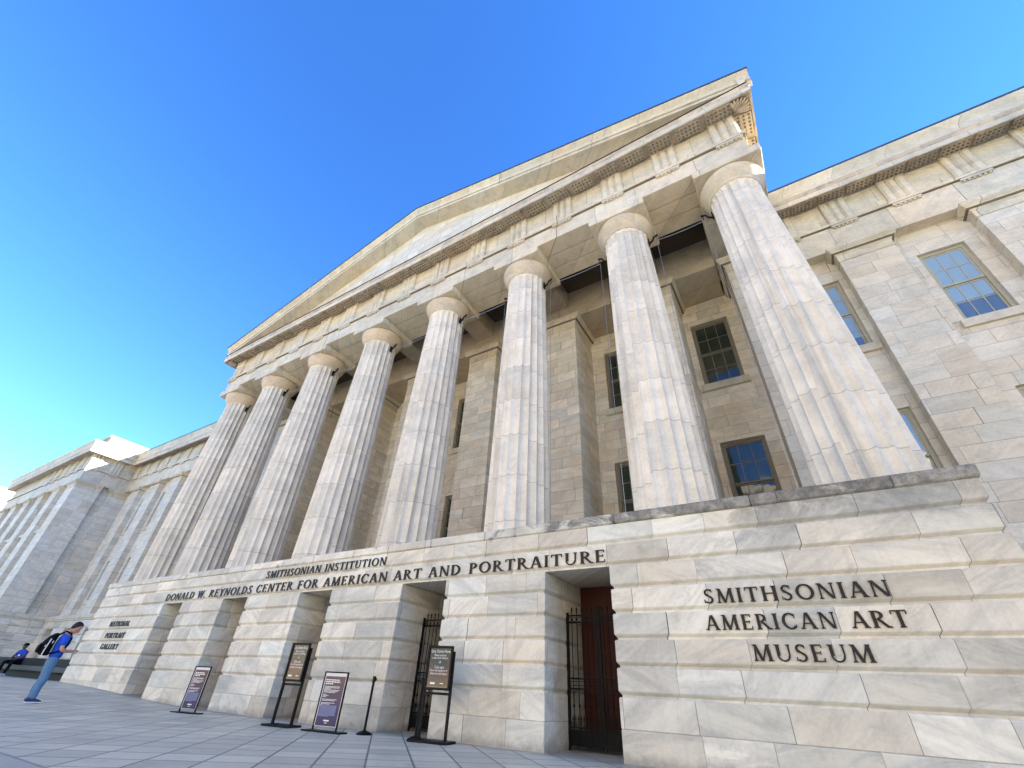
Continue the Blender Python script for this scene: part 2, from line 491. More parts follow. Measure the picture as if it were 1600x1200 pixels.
# ------------------------------------------------------------------ the ground
def ground_z(x, y=0.0):
    t = max(0.0, min(1.0, (-3.0 - x) / 13.0))
    q = max(0.0, min(1.0, (-1.5 - x) / 4.0))
    return 0.34 * t * t * (3 - 2 * t) + 0.018 * min(4.0, max(0.0, -y)) * q * q * (3 - 2 * q)
g = MB()
xs = [-900, -120, -40] + [-16 + 0.75 * i for i in range(21)] + [10, 20, 40, 120, 900]
ys = [-30, -12, -6, -5, -4, -3, -2, -1, 0, 3, 9, 900]
vs = [(x, y, ground_z(x, y)) for y in ys for x in xs]
nx = len(xs)
g.add(vs, [(j * nx + i, j * nx + i + 1, (j + 1) * nx + i + 1, (j + 1) * nx + i) for j in range(len(ys) - 1) for i in range(nx - 1)])
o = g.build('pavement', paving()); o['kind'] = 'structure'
g = MB()
g.add([(-900, -900, 0), (900, -900, 0), (900, -30, 0), (-900, -30, 0)], [(0, 1, 2, 3)])
asph = plain('road surface', (0.36, 0.32, 0.26), 0.85, 0.2, scale=3.0)
o = g.build('road', asph); o['kind'] = 'structure'

# ================================================================== THE MUSEUM
mus = empty('museum_building')
tag(mus, 'long white marble temple front museum with eight fluted columns under a gable', 'building')

SP = 4.29
def colx(i):
    x = (i - 4.5) * SP
    if i in (1, 8): x -= math.copysign(0.499, x)
    return x
COLS = [colx(i) for i in range(1, 9)]
SO, HO = 4.4036, 0.77           # spacing and half width of the doorways
ROWS = [-0.3, 0.47, 0.925, 1.38, 1.835, 2.29, 2.745, 3.2]
PODX = 15.85

# ---- podium piers
edges = [-PODX]
for k in range(-2, 3): edges += [k * SO - HO, k * SO + HO]
edges.append(PODX)
def course(mb, x0, x1, y0, y1, z0, z1, chamfer=True, top=True, bot=False):
    if chamfer: rings = [(z0, 0.05), (z0 + 0.035, 0.05), (z0 + 0.085, 0.006), (z0 + 0.10, 0.0), (z1 - 0.03, 0.0), (z1 - 0.008, 0.008), (z1, 0.022)]
    else: rings = [(z0, 0.004), (z0 + 0.008, 0.0), (z1 - 0.03, 0.0), (z1 - 0.008, 0.006), (z1, 0.018)]
    mb.loft(x0, x1, y0, y1, rings, top, bot)
for k in range(0, len(edges), 2):
    mb = MB()
    for i in range(len(ROWS) - 1):
        course(mb, edges[k], edges[k + 1], 0, 2.6, ROWS[i], ROWS[i + 1], i >= 2, top=i < len(ROWS) - 2)
    mb.build('pier', M['pod'], mus)
mb = MB()
course(mb, -PODX, PODX, 0, 5.55, 3.2, 3.655, True, True, True)
course(mb, -PODX, PODX, 0, 5.55, 3.655, 4.075, True, True, False)
mb.build('lintel_course', M['pod'], mus)
mb = MB()
for k, x0 in enumerate([-PODX]):
    mb.box(-PODX, -2 * SO - HO, 2.6, 5.55, -0.3, 3.2); mb.build('podium_flank', M['pod'], mus); mb = MB(); mb.box(2 * SO + HO, PODX, 2.6, 5.55, -0.3, 3.2)
mb.build('podium_flank', M['pod'], mus)
# cap ledge, cut in long slabs with slightly uneven faces
mb = MB()
x = -15.9
rl = random.Random(3)
while x < 15.9 - 0.01:
    x1 = min(15.9, x + rl.uniform(1.9, 3.2))
    if 15.9 - x1 < 0.9: x1 = 15.9
    dy = rl.uniform(-0.012, 0.012)
    mb.loft(x + 0.004, x1 - 0.004, -0.035 + dy, 5.6, [(4.072, 0.03), (4.10, 0.004), (4.27 + dy, 0.0), (4.295 + dy * 0.5, 0.02)], True, True)
    x = x1
mb.build('ledge', M['cap'], mus)

# ---- doors and gates in the doorways
def door_mesh():
    mb = MB()
    mb.box(-HO, HO, 1.95, 2.05, -0.1, 3.2)
    for sx in (-1, 1):
        for z0, z1 in ((0.15, 0.85), (0.95, 1.6), (1.7, 2.3), (2.4, 2.95)):
            mb.bbox(sx * 0.39 - 0.29, sx * 0.39 + 0.29, 1.925, 1.95, z0, z1, 0.01)
    return mb.mesh('door', M['door'])
dm = door_mesh()
for k in range(-2, 3):
    d = link('door', dm, mus); d.location.x = k * SO
def gate_mesh(side):
    """one leaf of the iron gate, hinged at x=0, 0.76 wide"""
    mb = MB(); w = 0.755
    rod = lambda x, z0, z1, r=0.011: mb.tube([(x, 0, z0), (x, 0, z1)], r, 6)
    bar = lambda z, h=0.03: mb.box(0.0, w, -0.016, 0.016, z, z + h)
    mb.box(0, 0.045, -0.022, 0.022, 0.05, 2.5); mb.box(w - 0.05, w, -0.022, 0.022, 0.05, 2.62)
    for z in (0.08, 0.36, 1.02, 1.20, 2.28, 2.42): bar(z)
    nb = 6
    for i in range(1, nb):
        x = w * i / nb
        rod(x, 0.1, 2.55)
        mb.lathe([(0.002, 2.62), (0.022, 2.56), (0.012, 2.53), (0.02, 2.50)], x, 0, 8)
        mb.lathe([(0.013, 0.70), (0.026, 0.735), (0.013, 0.77)], x, 0, 8)
    for i in range(2 * nb):
        x = w * (i + 0.5) / (2 * nb)
        rod(x, 0.1, 0.5, 0.008)
        mb.lathe([(0.016, 0.50), (0.012, 0.54), (0.001, 0.60)], x, 0, 6)
    for i in range(nb):                       # circles under the top rail, small boxes in the lock rail
        cx = w * (i + 0.5) / nb
        mb.tube([(cx + 0.045 * math.cos(t), 0, 2.355 + 0.045 * math.sin(t)) for t in [2 * PI * k / 12 for k in range(13)]], 0.007, 6)
        x0, x1 = cx - 0.045, cx + 0.045
        for z in (1.085, 1.155): mb.box(x0, x1, -0.008, 0.008, z, z + 0.012)
    mb.box(0.02, w - 0.02, -0.006, 0.006, 0.1, 0.34)
    return mb.mesh('leaf', M['iron'])
gm = gate_mesh(1)
for k in (1, 2):
    gt = link('gate', None, mus); gt.location = (k * SO, 1.08, 0)
    mb = MB()
    mb.box(-HO - 0.005, -HO + 0.035, -0.02, 0.02, 0.0, 2.5)
    mb.build('gate_frame', M['iron'], gt); mb = MB()
    mb.box(HO - 0.035, HO + 0.005, -0.02, 0.02, 0.0, 2.5)
    mb.build('gate_frame', M['iron'], gt)
    for sx in (-1, 1):
        lf = link('leaf', gm, gt)
        lf.location = (sx * (HO - 0.012), 0, 0); lf.scale = (-sx, 1, 1)

# ---- columns
RB, RT, ZB, ZN, ZE, ZA = 0.965, 0.765, 4.295, 14.78, 15.38, 15.72
def shaft_mesh():
    mb = MB(); NF, SEG = 20, 6
    per = NF * SEG; vs = []; fs = []
    nz = 26; H = ZN - ZB
    levels = [H * i / nz for i in range(nz)] + [H - 0.16]
    for i, z in enumerate(levels):
        t = z / H
        r = RB + (RT - RB) * t + 0.018 * math.sin(PI * min(1, t * 1.1))
        for k in range(per):
            f = (k % SEG) / SEG
            dep = 0.11 * r * math.sin(PI * f) ** 0.85
            a = 2 * PI * (k / per) - PI / NF
            vs.append(((r - dep) * math.cos(a), (r - dep) * math.sin(a), z))
    L = len(levels)
    for i in range(L - 1):
        for k in range(per):
            k2 = (k + 1) % per
            fs.append((i * per + k, i * per + k2, (i + 1) * per + k2, (i + 1) * per + k))
    # scalloped heads of the flutes
    base = len(vs)
    for k in range(per):
        f = (k % SEG) / SEG
        a = 2 * PI * (k / per) - PI / NF
        r = RT + 0.006
        vs.append((r * math.cos(a), r * math.sin(a), H - 0.13 + 0.10 * math.sin(PI * f) ** 0.7))
    for k in range(per):
        k2 = (k + 1) % per
        fs.append(((L - 1) * per + k, (L - 1) * per + k2, base + k2, base + k))
    b2 = len(vs)
    for k in range(per):
        a = 2 * PI * (k / per) - PI / NF
        vs.append(((RT + 0.03) * math.cos(a), (RT + 0.03) * math.sin(a), H + 0.02))
    for k in range(per):
        k2 = (k + 1) % per
        fs.append((base + k, base + k2, b2 + k2, b2 + k))
    mb.add(vs, fs)
    return mb.mesh('column', M['column'])
def echinus_mesh():
    mb = MB()
    z = 0
    h = ZE - ZN
    prof = [(RT - 0.02, -0.03), (RT + 0.045, -0.02), (RT + 0.05, 0.02), (RT + 0.03, 0.025), (RT + 0.055, 0.045), (RT + 0.06, 0.075), (RT + 0.04, 0.08), (RT + 0.07, 0.11)]
    for i in range(1, 9):
        t = i / 8
        prof.append((RT + 0.07 + (1.01 - RT - 0.07) * math.sin(t * PI / 2 * 0.86) / math.sin(PI / 2 * 0.86), 0.11 + (h - 0.19) * t))
    prof += [(1.012, h - 0.05), (0.98, h - 0.012), (0.94, h)]
    mb.lathe(prof, 0, 0, 64)
    me = mb.mesh('capital', M['capital']); me.shade_smooth()
    me.set_sharp_from_angle(angle=R(50))
    return me
def abacus_mesh():
    mb = MB()
    mb.bbox(-1.042, 1.042, -1.042, 1.042, 0.0, ZA - ZE, 0.018)
    return mb.mesh('abacus', M['trim'])
sm, em, am = shaft_mesh(), echinus_mesh(), abacus_mesh()
YC = 1.32
for i, x in enumerate(COLS):
    dx = {6: 0.14, 7: 0.22}.get(i, 0.0)          # the two right hand shafts lean inwards a little
    me = sm
    if dx:
        me = sm.copy()
        for v in me.vertices: v.co.x += dx * (1 - v.co.z / (ZN - ZB))
    c = link('column', me, mus); c.location = (x, YC, ZB)
    c.rotation_euler.z = 0.0 if dx else (i % 4) * 2 * PI / 20 * 3
    e = link('capital', em, c); e.location = (0, 0, ZN - ZB)
    a = link('abacus', am, c); a.location = (0, 0, ZE - ZB); a.rotation_euler.z = -c.rotation_euler.z

# ---- porch: architrave, frieze, cornice
EX = 15.3                       # half length of the architrave
WD = 5.75                       # plane of the wing architrave
BW = 6.2                        # plane of the bay walls
PAVX, PAVY, PAVL = -42.4, 2.0, -65.0
mb = MB()
for y0, y1, dz in ((0.33, 1.03, 0), (1.055, 1.67, 0.0), (1.695, 2.32, 0.0)):
    mb.loft(-EX, EX, y0, y1, [(ZA + 0.001, 0.012), (ZA + 0.014, 0), (16.5, 0)], True, True)
for sx in (-1, 1):
    a, b = sorted((sx * EX, sx * (EX - 1.9)))
    mb.box(a, b, 2.325, WD, ZA + 0.03, 16.5)
mb.build('architrave', M['trim'], mus)
path_all = [(70, WD), (EX, WD), (EX, 0.33), (-EX, 0.33), (-EX, WD), (PAVX, WD), (PAVX, PAVY), (PAVL, PAVY), (PAVL, 14)]
# wing architraves
mb = MB()
mb.box(EX + 0.0, 70, WD, BW + 0.5, 15.3, 16.5)
mb.build('wing_architrave', M['trim'], mus)
mb = MB()
mb.box(PAVX - 0.2, -EX, WD, BW + 0.5, 15.3, 16.5)
mb.build('wing_architrave', M['trim'], mus)
mb = MB()
mb.box(PAVL + 0.003, PAVX, PAVY, 9, 15.3, 16.5)
mb.build('wing_architrave', M['trim'], mus)
# taenia
mb = MB()
mb.sweep(path_all, [(-0.1, 16.53), (0.095, 16.53), (0.095, 16.625), (0.105, 16.64), (-0.1, 16.645)])
mb.build('taenia', M['trim'], mus)
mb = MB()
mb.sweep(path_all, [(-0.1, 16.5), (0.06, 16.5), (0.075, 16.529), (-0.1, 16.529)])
mb.build('taenia_fillet', M['dirt_shade'], mus)
# frieze (metope plane), set back 6 cm behind the triglyphs
mb = MB()
mb.sweep(path_all, [(-1.0, 16.645), (-0.10, 16.645), (-0.10, 17.93), (-0.075, 17.95), (-0.075, 18.1), (-1.0, 18.1)])
fr = mb.build('frieze', M['trim'], mus)
def triglyph_mesh():
    mb = MB(); w = 0.83; z0, z1 = 16.645, 17.93
    d = 0.14; gdep = 0.085
    pts = [(-w / 2, 0), (-w / 2, -d + 0.05), (-w / 2 + 0.06, -d)]
    for k in (-1, 1):
        cx = k * w / 6 * 1.0
        pts += [(cx - 0.075, -d), (cx, -d + gdep), (cx + 0.075, -d)]
    pts += [(w / 2 - 0.06, -d), (w / 2, -d + 0.05), (w / 2, 0)]
    mb.prism(pts, z0, z1 - 0.001, 'z')
    mb.box(-w / 2 - 0.01, w / 2 + 0.01, -d - 0.008, 0, z1, z1 + 0.165)
    # regula and its six drops under the fillet
    mb.box(-w / 2 - 0.01, w / 2 + 0.01, -0.19, -0.05, 16.42, 16.5)
    for k in range(6):
        cx = -w / 2 + w * (k + 0.5) / 6
        mb.lathe([(0.045, 16.34), (0.034, 16.42)], cx, -0.14, 10)
    return mb.mesh('triglyph', M['trim'])
tm = triglyph_mesh()
def trig(x, y, rz=0):
    t = link('triglyph', tm, fr); t.location = (x, y, 0); t.rotation_euler.z = rz
ty = 0.33 + 0.10
txs = [14.86, 12.79]
for k in range(6, 0, -1): txs.append(colx(k + 1)); txs.append(colx(k + 1) - SP / 2)
txs = [14.86, 12.79, 10.725, 8.58, 6.435, 4.29, 2.145]
front_t = txs + [0.0] + [-t for t in txs]
for t in front_t: trig(t, ty)
for t in (0.84, 2.9, 4.7):
    trig(EX - 0.10, t, PI / 2)
wing_t = [15.95 + 1.93 * k for k in range(10)]
for t in wing_t: trig(t + 0.25, WD + 0.10)
lw_t = [-16.3 - 1.975 * k for k in range(14)]
for t in lw_t: trig(t, WD + 0.10)
for t in (2.45, 4.2): trig(PAVX - 0.10, t, PI / 2)
for k in range(6): trig(PAVX - 0.42 - 1.98 * k, PAVY + 0.10)

# geison with sloping soffit: d is the distance out from the architrave plane
gp = [(-1.0, 18.1), (-0.02, 18.1), (0.02, 18.06), (0.58, 17.93), (0.58, 17.86), (0.635, 17.86), (0.640, 18.13), (0.665, 18.16), (0.665, 18.2),
      (0.645, 18.22), (0.655, 18.30), (0.67, 18.345), (-1.0, 18.345)]
mb = MB(); mb.sweep(path_all, gp)
co = mb.build('cornice', M['mutule'], mus)
mb = MB(); mb.sweep(path_all, [(0.6455, 17.885), (0.6465, 18.125), (0.6415, 18.125), (0.6415, 17.885)])
mb.build('cornice_fascia', M['trim'], mus)
# sima (gutter moulding) over every run except the temple front
sim2 = [(0.40, 18.349), (0.635, 18.349), (0.64, 18.43), (0.61, 18.45), (0.615, 18.56), (0.65, 18.70), (0.72, 18.82), (0.765, 18.88), (0.78, 18.91), (0.78, 19.0), (0.40, 19.0)]
mb = MB()
mb.sweep([(70, WD), (EX, WD), (EX, 0.33 - 0.66)], sim2)
mb.build('sima', M['trim'], mus)
mb = MB()
mb.sweep([(-EX, 0.33 - 0.66), (-EX, WD), (PAVX, WD), (PAVX, PAVY), (PAVL, PAVY), (PAVL, 14)], sim2)
mb.build('sima', M['trim'], mus)

def mutule_mesh():
    mb = MB(); w = 0.83
    def zs(d): return 18.05 - (d - 0.02) * (0.13 / 0.56)
    d0, d1 = 0.05, 0.55
    v = []
    for x in (-w / 2, w / 2):
        for d, t in ((d0, 0.0), (d1, 0.0), (d1, -0.075), (d0, -0.075)):
            v.append((x, -d, zs(d) + t))
    mb.add(v, [(0, 1, 2, 3), (7, 6, 5, 4), (0, 4, 5, 1), (1, 5, 6, 2), (2, 6, 7, 3), (3, 7, 4, 0)])
    for r in range(3):
        d = d0 + 0.09 + 0.16 * r
        for k in range(6):
            cx = -w / 2 + w * (k + 0.5) / 6
            z = zs(d) - 0.075
            mb.cur = 1; mb.lathe([(0.034, z - 0.035), (0.040, z + 0.01)], cx, -d, 8); mb.cur = 0
    return mb.mesh('mutule', [M['mutule'], M['dirt_shade']])
mm = mutule_mesh()
def mutule(x, y, rz=0):
    t = link('mutule', mm, co); t.location = (x, y, 0); t.rotation_euler.z = rz
ft = sorted(front_t)
for i, t in enumerate(ft):
    mutule(t, 0.33)
    if i: mutule((t + ft[i - 1]) / 2, 0.33)
for t in (0.84, 1.87, 2.9, 3.8): mutule(EX, t, PI / 2)
for k in range(14): mutule(16.2 + 1.93 * k / 2 + 0.0, WD)
for k in range(25): mutule(-16.3 - 1.975 * k / 2, WD)
# palmettes carved under the two front corners of the cornice
for sx in (-1, 1):
    mb = MB()
    for k in range(9):
        a = -PI / 2 + sx * (0.10 + k * 0.17)
        a = math.atan2(-1, sx) + (k - 4) * 0.26
        cx, cy = sx * (EX + 0.10), 0.33 - 0.10
        L = 0.50 - 0.02 * abs(k - 4)
        p = []
        for s in range(5):
            t = s / 4
            p.append((cx + math.cos(a) * L * t, cy + math.sin(a) * L * t, 17.96 - 0.09 * t - 0.045 * math.sin(PI * t)))
        mb.tube(p, [0.012, 0.035, 0.048, 0.05, 0.02], 8)
    mb.build('palmette', M['mutule'], co, True)

# ---- pediment
ZC0, ZAP, XC = 19.03, 22.97, 16.10
def ztop(x): return ZAP - (ZAP - ZC0) * abs(x) / XC
rk = [(0.62, -0.66), (-0.27, -0.66), (-0.275, -0.60), (-0.235, -0.60), (-0.24, -0.455), (-0.30, -0.45), (-0.31, -0.40), (-0.31, -0.365), (-0.225, -0.36),
      (-0.225, -0.31), (-0.28, -0.19), (-0.37, -0.11), (-0.425, -0.06), (-0.45, -0.035), (-0.45, 0.0), (0.62, 0.0)]
for sx in (-1, 1):
    mb = MB(); m = len(rk); vs = []
    st = [0.0, 15.2, 15.25, XC]
    for k, xx in enumerate(st):
        for y, dz in rk: vs.append((sx * xx, y if k < 2 else min(y, -0.12), ztop(xx) + dz))
    fs = [(q * m + j, q * m + (j + 1) % m, (q + 1) * m + (j + 1) % m, (q + 1) * m + j) for j in range(m) for q in range(3)]
    fs += [tuple(range(3 * m, 4 * m))]
    mb.add(vs, fs)
    mb.build('raking_cornice', M['trim'], mus)
mb = MB()
zt = 18.346
fl = MB(); fl.box(-15.93, 15.93, -0.365, 0.455, 18.347, 18.392); fl.build('flashing', M['flash'], mus)
hx = (ZAP - 0.6 - zt) / (ZAP - ZC0) * XC
zq = ztop(14.9) - 0.6
mb.prism([(-14.9, zt), (14.9, zt), (14.9, zq), (0, ZAP - 0.6), (-14.9, zq)], 0.46, 0.62)
mb.build('tympanum', M['wall'], mus)
# roof over the porch and the main block behind it
mb = MB()
y0, y1 = -0.475, 26
for sx in (-1, 1):
    e = XC + 0.03
    zz = ztop(e)
    mb.add([(0, y0, ZAP + 0.005), (sx * e, y0, zz + 0.005), (sx * e, y1, zz + 0.005), (0, y1, ZAP + 0.005),
            (0, y0, ZAP + 0.085), (sx * e, y0, zz + 0.085), (sx * e, y1, zz + 0.085), (0, y1, ZAP + 0.085)],
           [(0, 1, 2, 3), (4, 5, 6, 7), (0, 1, 5, 4), (1, 2, 6, 5), (2, 3, 7, 6)])
mb.build('roof', M['roof'], mus)
mb = MB()
mb.prism([(-EX, 18.35), (EX, 18.35), (EX, 19.0), (0, ZAP - 0.1), (-EX, 19.0)], 0.63, 25.5)
mb.build('attic_block', M['trim'], mus)

# ---- porch ceiling
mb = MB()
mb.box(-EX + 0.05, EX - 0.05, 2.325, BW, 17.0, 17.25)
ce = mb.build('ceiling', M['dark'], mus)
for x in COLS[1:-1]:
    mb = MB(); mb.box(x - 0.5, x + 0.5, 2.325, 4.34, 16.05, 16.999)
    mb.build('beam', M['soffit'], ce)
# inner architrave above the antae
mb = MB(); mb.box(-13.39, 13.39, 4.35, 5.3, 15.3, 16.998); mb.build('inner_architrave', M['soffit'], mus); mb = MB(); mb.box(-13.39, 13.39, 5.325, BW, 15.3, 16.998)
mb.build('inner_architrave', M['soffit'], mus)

# ---- walls with window openings
def wall_holes(mb, x0, x1, z0, z1, y, holes, depth):
    xs = sorted({x0, x1} | {h[0] for h in holes} | {h[1] for h in holes})
    zs = sorted({z0, z1} | {h[2] for h in holes} | {h[3] for h in holes})
    for i in range(len(xs) - 1):
        for j in range(len(zs) - 1):
            cx, cz = (xs[i] + xs[i + 1]) / 2, (zs[j] + zs[j + 1]) / 2
            if any(h[0] < cx < h[1] and h[2] < cz < h[3] for h in holes): continue
            mb.add([(xs[i], y, zs[j]), (xs[i + 1], y, zs[j]), (xs[i + 1], y, zs[j + 1]), (xs[i], y, zs[j + 1])], [(0, 1, 2, 3)])
    for a, b, c, d in holes:
        q = [(a, c), (b, c), (b, d), (a, d)]
        for k in range(4):
            p, r = q[k], q[(k + 1) % 4]
            mb.add([(p[0], y, p[1]), (r[0], y, r[1]), (r[0], y + depth, r[1]), (p[0], y + depth, p[1])], [(0, 1, 2, 3)])

def window_meshes(w, h, gl, cols=3):
    """sash window, origin at bottom centre of the outer face of its opening"""
    fb = MB(); F = 0.10
    def frame_box(x0, x1, y0, y1, z0, z1): fb.bbox(x0, x1, y0, y1, z0, z1, 0.006)
    yo = 0.12
    frame_box(-w / 2, -w / 2 + F, yo, yo + 0.16, 0, h); frame_box(w / 2 - F, w / 2, yo, yo + 0.16, 0, h)
    frame_box(-w / 2 + F, w / 2 - F, yo, yo + 0.16, h - F, h); frame_box(-w / 2 + F, w / 2 - F, yo, yo + 0.16, 0, 0.07)
    iw0, iw1 = -w / 2 + F, w / 2 - F
    mid = h * 0.5
    panes = MB()
    for lo, hi, ys in ((mid, h - F, yo + 0.03), (0.07, mid, yo + 0.075)):
        s = 0.05
        frame_box(iw0, iw0 + s, ys, ys + 0.04, lo, hi); frame_box(iw1 - s, iw1, ys, ys + 0.04, lo, hi)
        frame_box(iw0 + s, iw1 - s, ys, ys + 0.04, lo, lo + 0.06); frame_box(iw0 + s, iw1 - s, ys, ys + 0.04, hi - 0.05, hi)
        for k in range(1, cols):
            x = iw0 + (iw1 - iw0) * k / cols
            fb.box(x - 0.013, x + 0.013, ys + 0.003, ys + 0.033, lo + 0.06, hi - 0.05)
        zmid = (lo + hi) / 2
        fb.box(iw0 + s, iw1 - s, ys + 0.006, ys + 0.03, zmid - 0.013, zmid + 0.013)
        # each pane is tilted a hair, like old glass in putty
        for k in range(cols):
            for r in range(2):
                a = iw0 + (iw1 - iw0) * k / cols; b = iw0 + (iw1 - iw0) * (k + 1) / cols
                c = lo if r == 0 else zmid; d = zmid if r == 0 else hi
                t1, t2 = random.uniform(-0.004, 0.004), random.uniform(-0.004, 0.004)
                yy = ys + 0.02
                panes.add([(a, yy - t1, c), (b, yy + t1 , c), (b, yy + t1 + t2, d), (a, yy - t1 + t2, d)], [(0, 1, 2, 3)])
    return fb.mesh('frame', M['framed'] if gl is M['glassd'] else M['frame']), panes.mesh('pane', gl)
def sill_mesh(w, h):
    mb = MB(); mb.bbox(-w / 2 - 0.14, w / 2 + 0.14, -0.11, 0.13, -0.30, -0.001, 0.012)
    return mb.mesh('sill', M['trim'])
WIN = {}
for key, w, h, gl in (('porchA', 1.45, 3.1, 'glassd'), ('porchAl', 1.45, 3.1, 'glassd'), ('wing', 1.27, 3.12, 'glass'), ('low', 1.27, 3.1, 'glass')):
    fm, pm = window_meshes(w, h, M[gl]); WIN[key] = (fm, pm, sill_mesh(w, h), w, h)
def window(key, x, y, z, sill=True):
    fm, pm, sl, w, h = WIN[key]
    wn = link('window', None, mus); wn.location = (x, y, z)
    link('frame', fm, wn); link('pane', pm, wn)
    if sill: link('sill', sl, wn)
    return (x - w / 2, x + w / 2, z, z + h)

UZ, LZ = 11.05, 5.45
AW = 0.82                        # half width of an anta
holes = []
for i in range(7):
    x = (COLS[i] + COLS[i + 1]) / 2
    if i in (0, 6): x = math.copysign(12.5, x)
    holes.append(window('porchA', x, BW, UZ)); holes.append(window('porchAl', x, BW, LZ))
mb = MB(); wall_holes(mb, -14.4, 14.4, 4.29, 15.3, BW, holes, 0.3)
mb.build('porch_wall', M['porch'], mus)
# antae: deep piers behind each column
def anta_mesh(front, mat, half=AW, cap_mat=None, name='anta'):
    mb = MB()
    mb.box(-half, half, front, BW + 0.01, 4.29, 14.62)
    return mb.mesh(name, mat)
def cap_mesh(front, half=AW):
    mb = MB()
    path = [(half, BW), (half, front), (-half, front), (-half, BW)]
    mb.sweep(path, [(-0.3, 14.62), (0.03, 14.62), (0.03, 14.66), (0.012, 14.67), (0.012, 14.92), (0.03, 14.94), (0.06, 14.98), (0.075, 15.03),
                    (0.15, 15.035), (0.15, 15.08), (0.21, 15.14), (0.235, 15.17), (0.235, 15.299), (-0.3, 15.299)])
    mb.cur = 1  # dark strip painted as the shade under the abacus
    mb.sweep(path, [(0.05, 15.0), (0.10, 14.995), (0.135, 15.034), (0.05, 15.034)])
    return mb.mesh('pilaster_capital', [M['trim'], M['dirt_shade']])
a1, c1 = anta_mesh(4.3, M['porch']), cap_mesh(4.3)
for i, x in enumerate(COLS):
    a = link('anta', a1, mus); a.location.x = x
    if i in (0, 7):
        me = a1.copy(); me.materials[0] = M['wall']; a.data = me
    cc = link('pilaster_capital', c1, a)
# wing walls and pilasters
PY = WD + 0.02
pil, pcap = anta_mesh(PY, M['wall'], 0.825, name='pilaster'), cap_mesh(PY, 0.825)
def pilaster(x):
    a = link('pilaster', pil, mus); a.location.x = x
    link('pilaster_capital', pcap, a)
RP = [18.2, 22.07, 25.95, 29.8, 33.7, 37.6]
for x in RP: pilaster(x)
holes = []
for a, b in zip([14.45] + RP[:-1], RP):
    x = (a + b) / 2 + (0.22 if a < 15 else 0.0)
    if b > 31: break
    holes.append(window('wing', x, BW, UZ)); holes.append(window('low', x, BW, LZ))
mb = MB(); wall_holes(mb, 14.4, 70, 4.29, 15.3, BW, holes, 0.3)
mb.build('wing_wall', M['wall'], mus)
LP = [-19.75 - 3.96 * k for k in range(6)]
for x in LP: pilaster(x)
holes = []
for a, b in zip([-15.5] + LP, LP + [-42.4]):
    x = (a + b) / 2
    holes.append(window('wing', x, BW, UZ)); holes.append(window('low', x, BW, LZ))
mb = MB(); wall_holes(mb, PAVX + 0.003, -14.4, 4.29, 15.3, BW, holes, 0.3)
mb.build('wing_wall', M['wall'], mus)
# left pavilion
mb = MB()
mb.box(PAVL + 0.5, PAVX - 0.45, PAVY + 0.45, 14, 4.29, 15.3)
mb.build('pavilion_wall', M['wall'], mus)
def corner_pilaster(x0, x1, y0, y1):
    mb = MB(); mb.box(x0, x1, y0, y1, 4.29, 14.62)
    p = mb.build('pilaster', M['wall'], mus)
    mb = MB()
    prof = [(-0.3, 14.62), (0.03, 14.62), (0.03, 14.66), (0.012, 14.67), (0.012, 14.92), (0.06, 14.98), (0.075, 15.03),
            (0.15, 15.035), (0.15, 15.08), (0.21, 15.14), (0.235, 15.17), (0.235, 15.299), (-0.3, 15.299)]
    mb.sweep([(x1, y1), (x1, y0), (x0, y0), (x0, y1)], prof)
    mb.build('pilaster_capital', M['trim'], p)
corner_pilaster(PAVX - 2.1, PAVX - 0.02, PAVY + 0.02, PAVY + 2.0)
corner_pilaster(PAVX - 2.1, PAVX - 0.02, PAVY + 2.75, BW)
for k in range(1, 6):
    xx = PAVX - 1.0 - 4.05 * k
    corner_pilaster(xx - 0.85, xx + 0.85, PAVY + 0.02, PAVY + 0.6)
for k in range(5):
    xx = PAVX - 1.0 - 4.05 * k - 2.2
    window('wing', xx, PAVY + 0.30, UZ); window('low', xx, PAVY + 0.30, LZ)
mb = MB()
mb.bbox(PAVL + 4, PAVX - 1.7, PAVY + 0.75, 16, 18.9, 20.45, 0.03)
mb.bbox(PAVL + 4.1, PAVX - 1.55, PAVY + 0.6, 16, 20.45, 20.7, 0.04)
mb.build('parapet', M['trim'], mus)

# ---- rusticated basement of wings and pavilion, with its moulded top course
def basement(x0, x1, y0, y1, wins=()):
    mb = MB()
    z = 3.86; first = True
    rows = [z]
    while rows[-1] > 0.2: rows.append(rows[-1] - 0.505)
    cuts = [x0]
    for a, b in wins: cuts += [a, b]
    cuts.append(x1)
    for i in range(len(rows) - 1):
        za, zb = rows[i + 1], rows[i]
        if wins and zb < 3.4:
            for k in range(0, len(cuts), 2):
                course(mb, cuts[k], cuts[k + 1], y0, y1, za, zb, True, True)
        else:
            course(mb, x0, x1, y0, y1, za, zb, True, True, True)
    mb.build('basement', M['wall2'], mus)
    mb = MB()
    mb.loft(x0 - 0.0, x1 + 0.0, y0 - 0.10, y1, [(3.861, 0.09), (3.90, 0.05), (3.98, 0.05), (4.03, 0.0), (4.22, 0.0), (4.285, 0.05)], True, True)
    mb.build('water_table', M['trim'], mus)
    return
M['wall2'] = marble('basement marble', bw=1.4, bh=0.505, zo=3.86, hj=False, var=0.17, streak=0.2)
basement(15.86, 70, 5.55, 9)
bw_ = [(-40.3 - 0.7, -40.3 + 0.7), (-36.6 - 0.7, -36.6 + 0.7), (-32.6 - 0.7, -32.6 + 0.7), (-28.6 - 0.7, -28.6 + 0.7), (-24.7 - 0.7, -24.7 + 0.7)]
basement(PAVX - 0.3, -15.86, 5.55, 9, bw_)
basement(PAVL, PAVX + 0.12, PAVY - 0.15, 14)
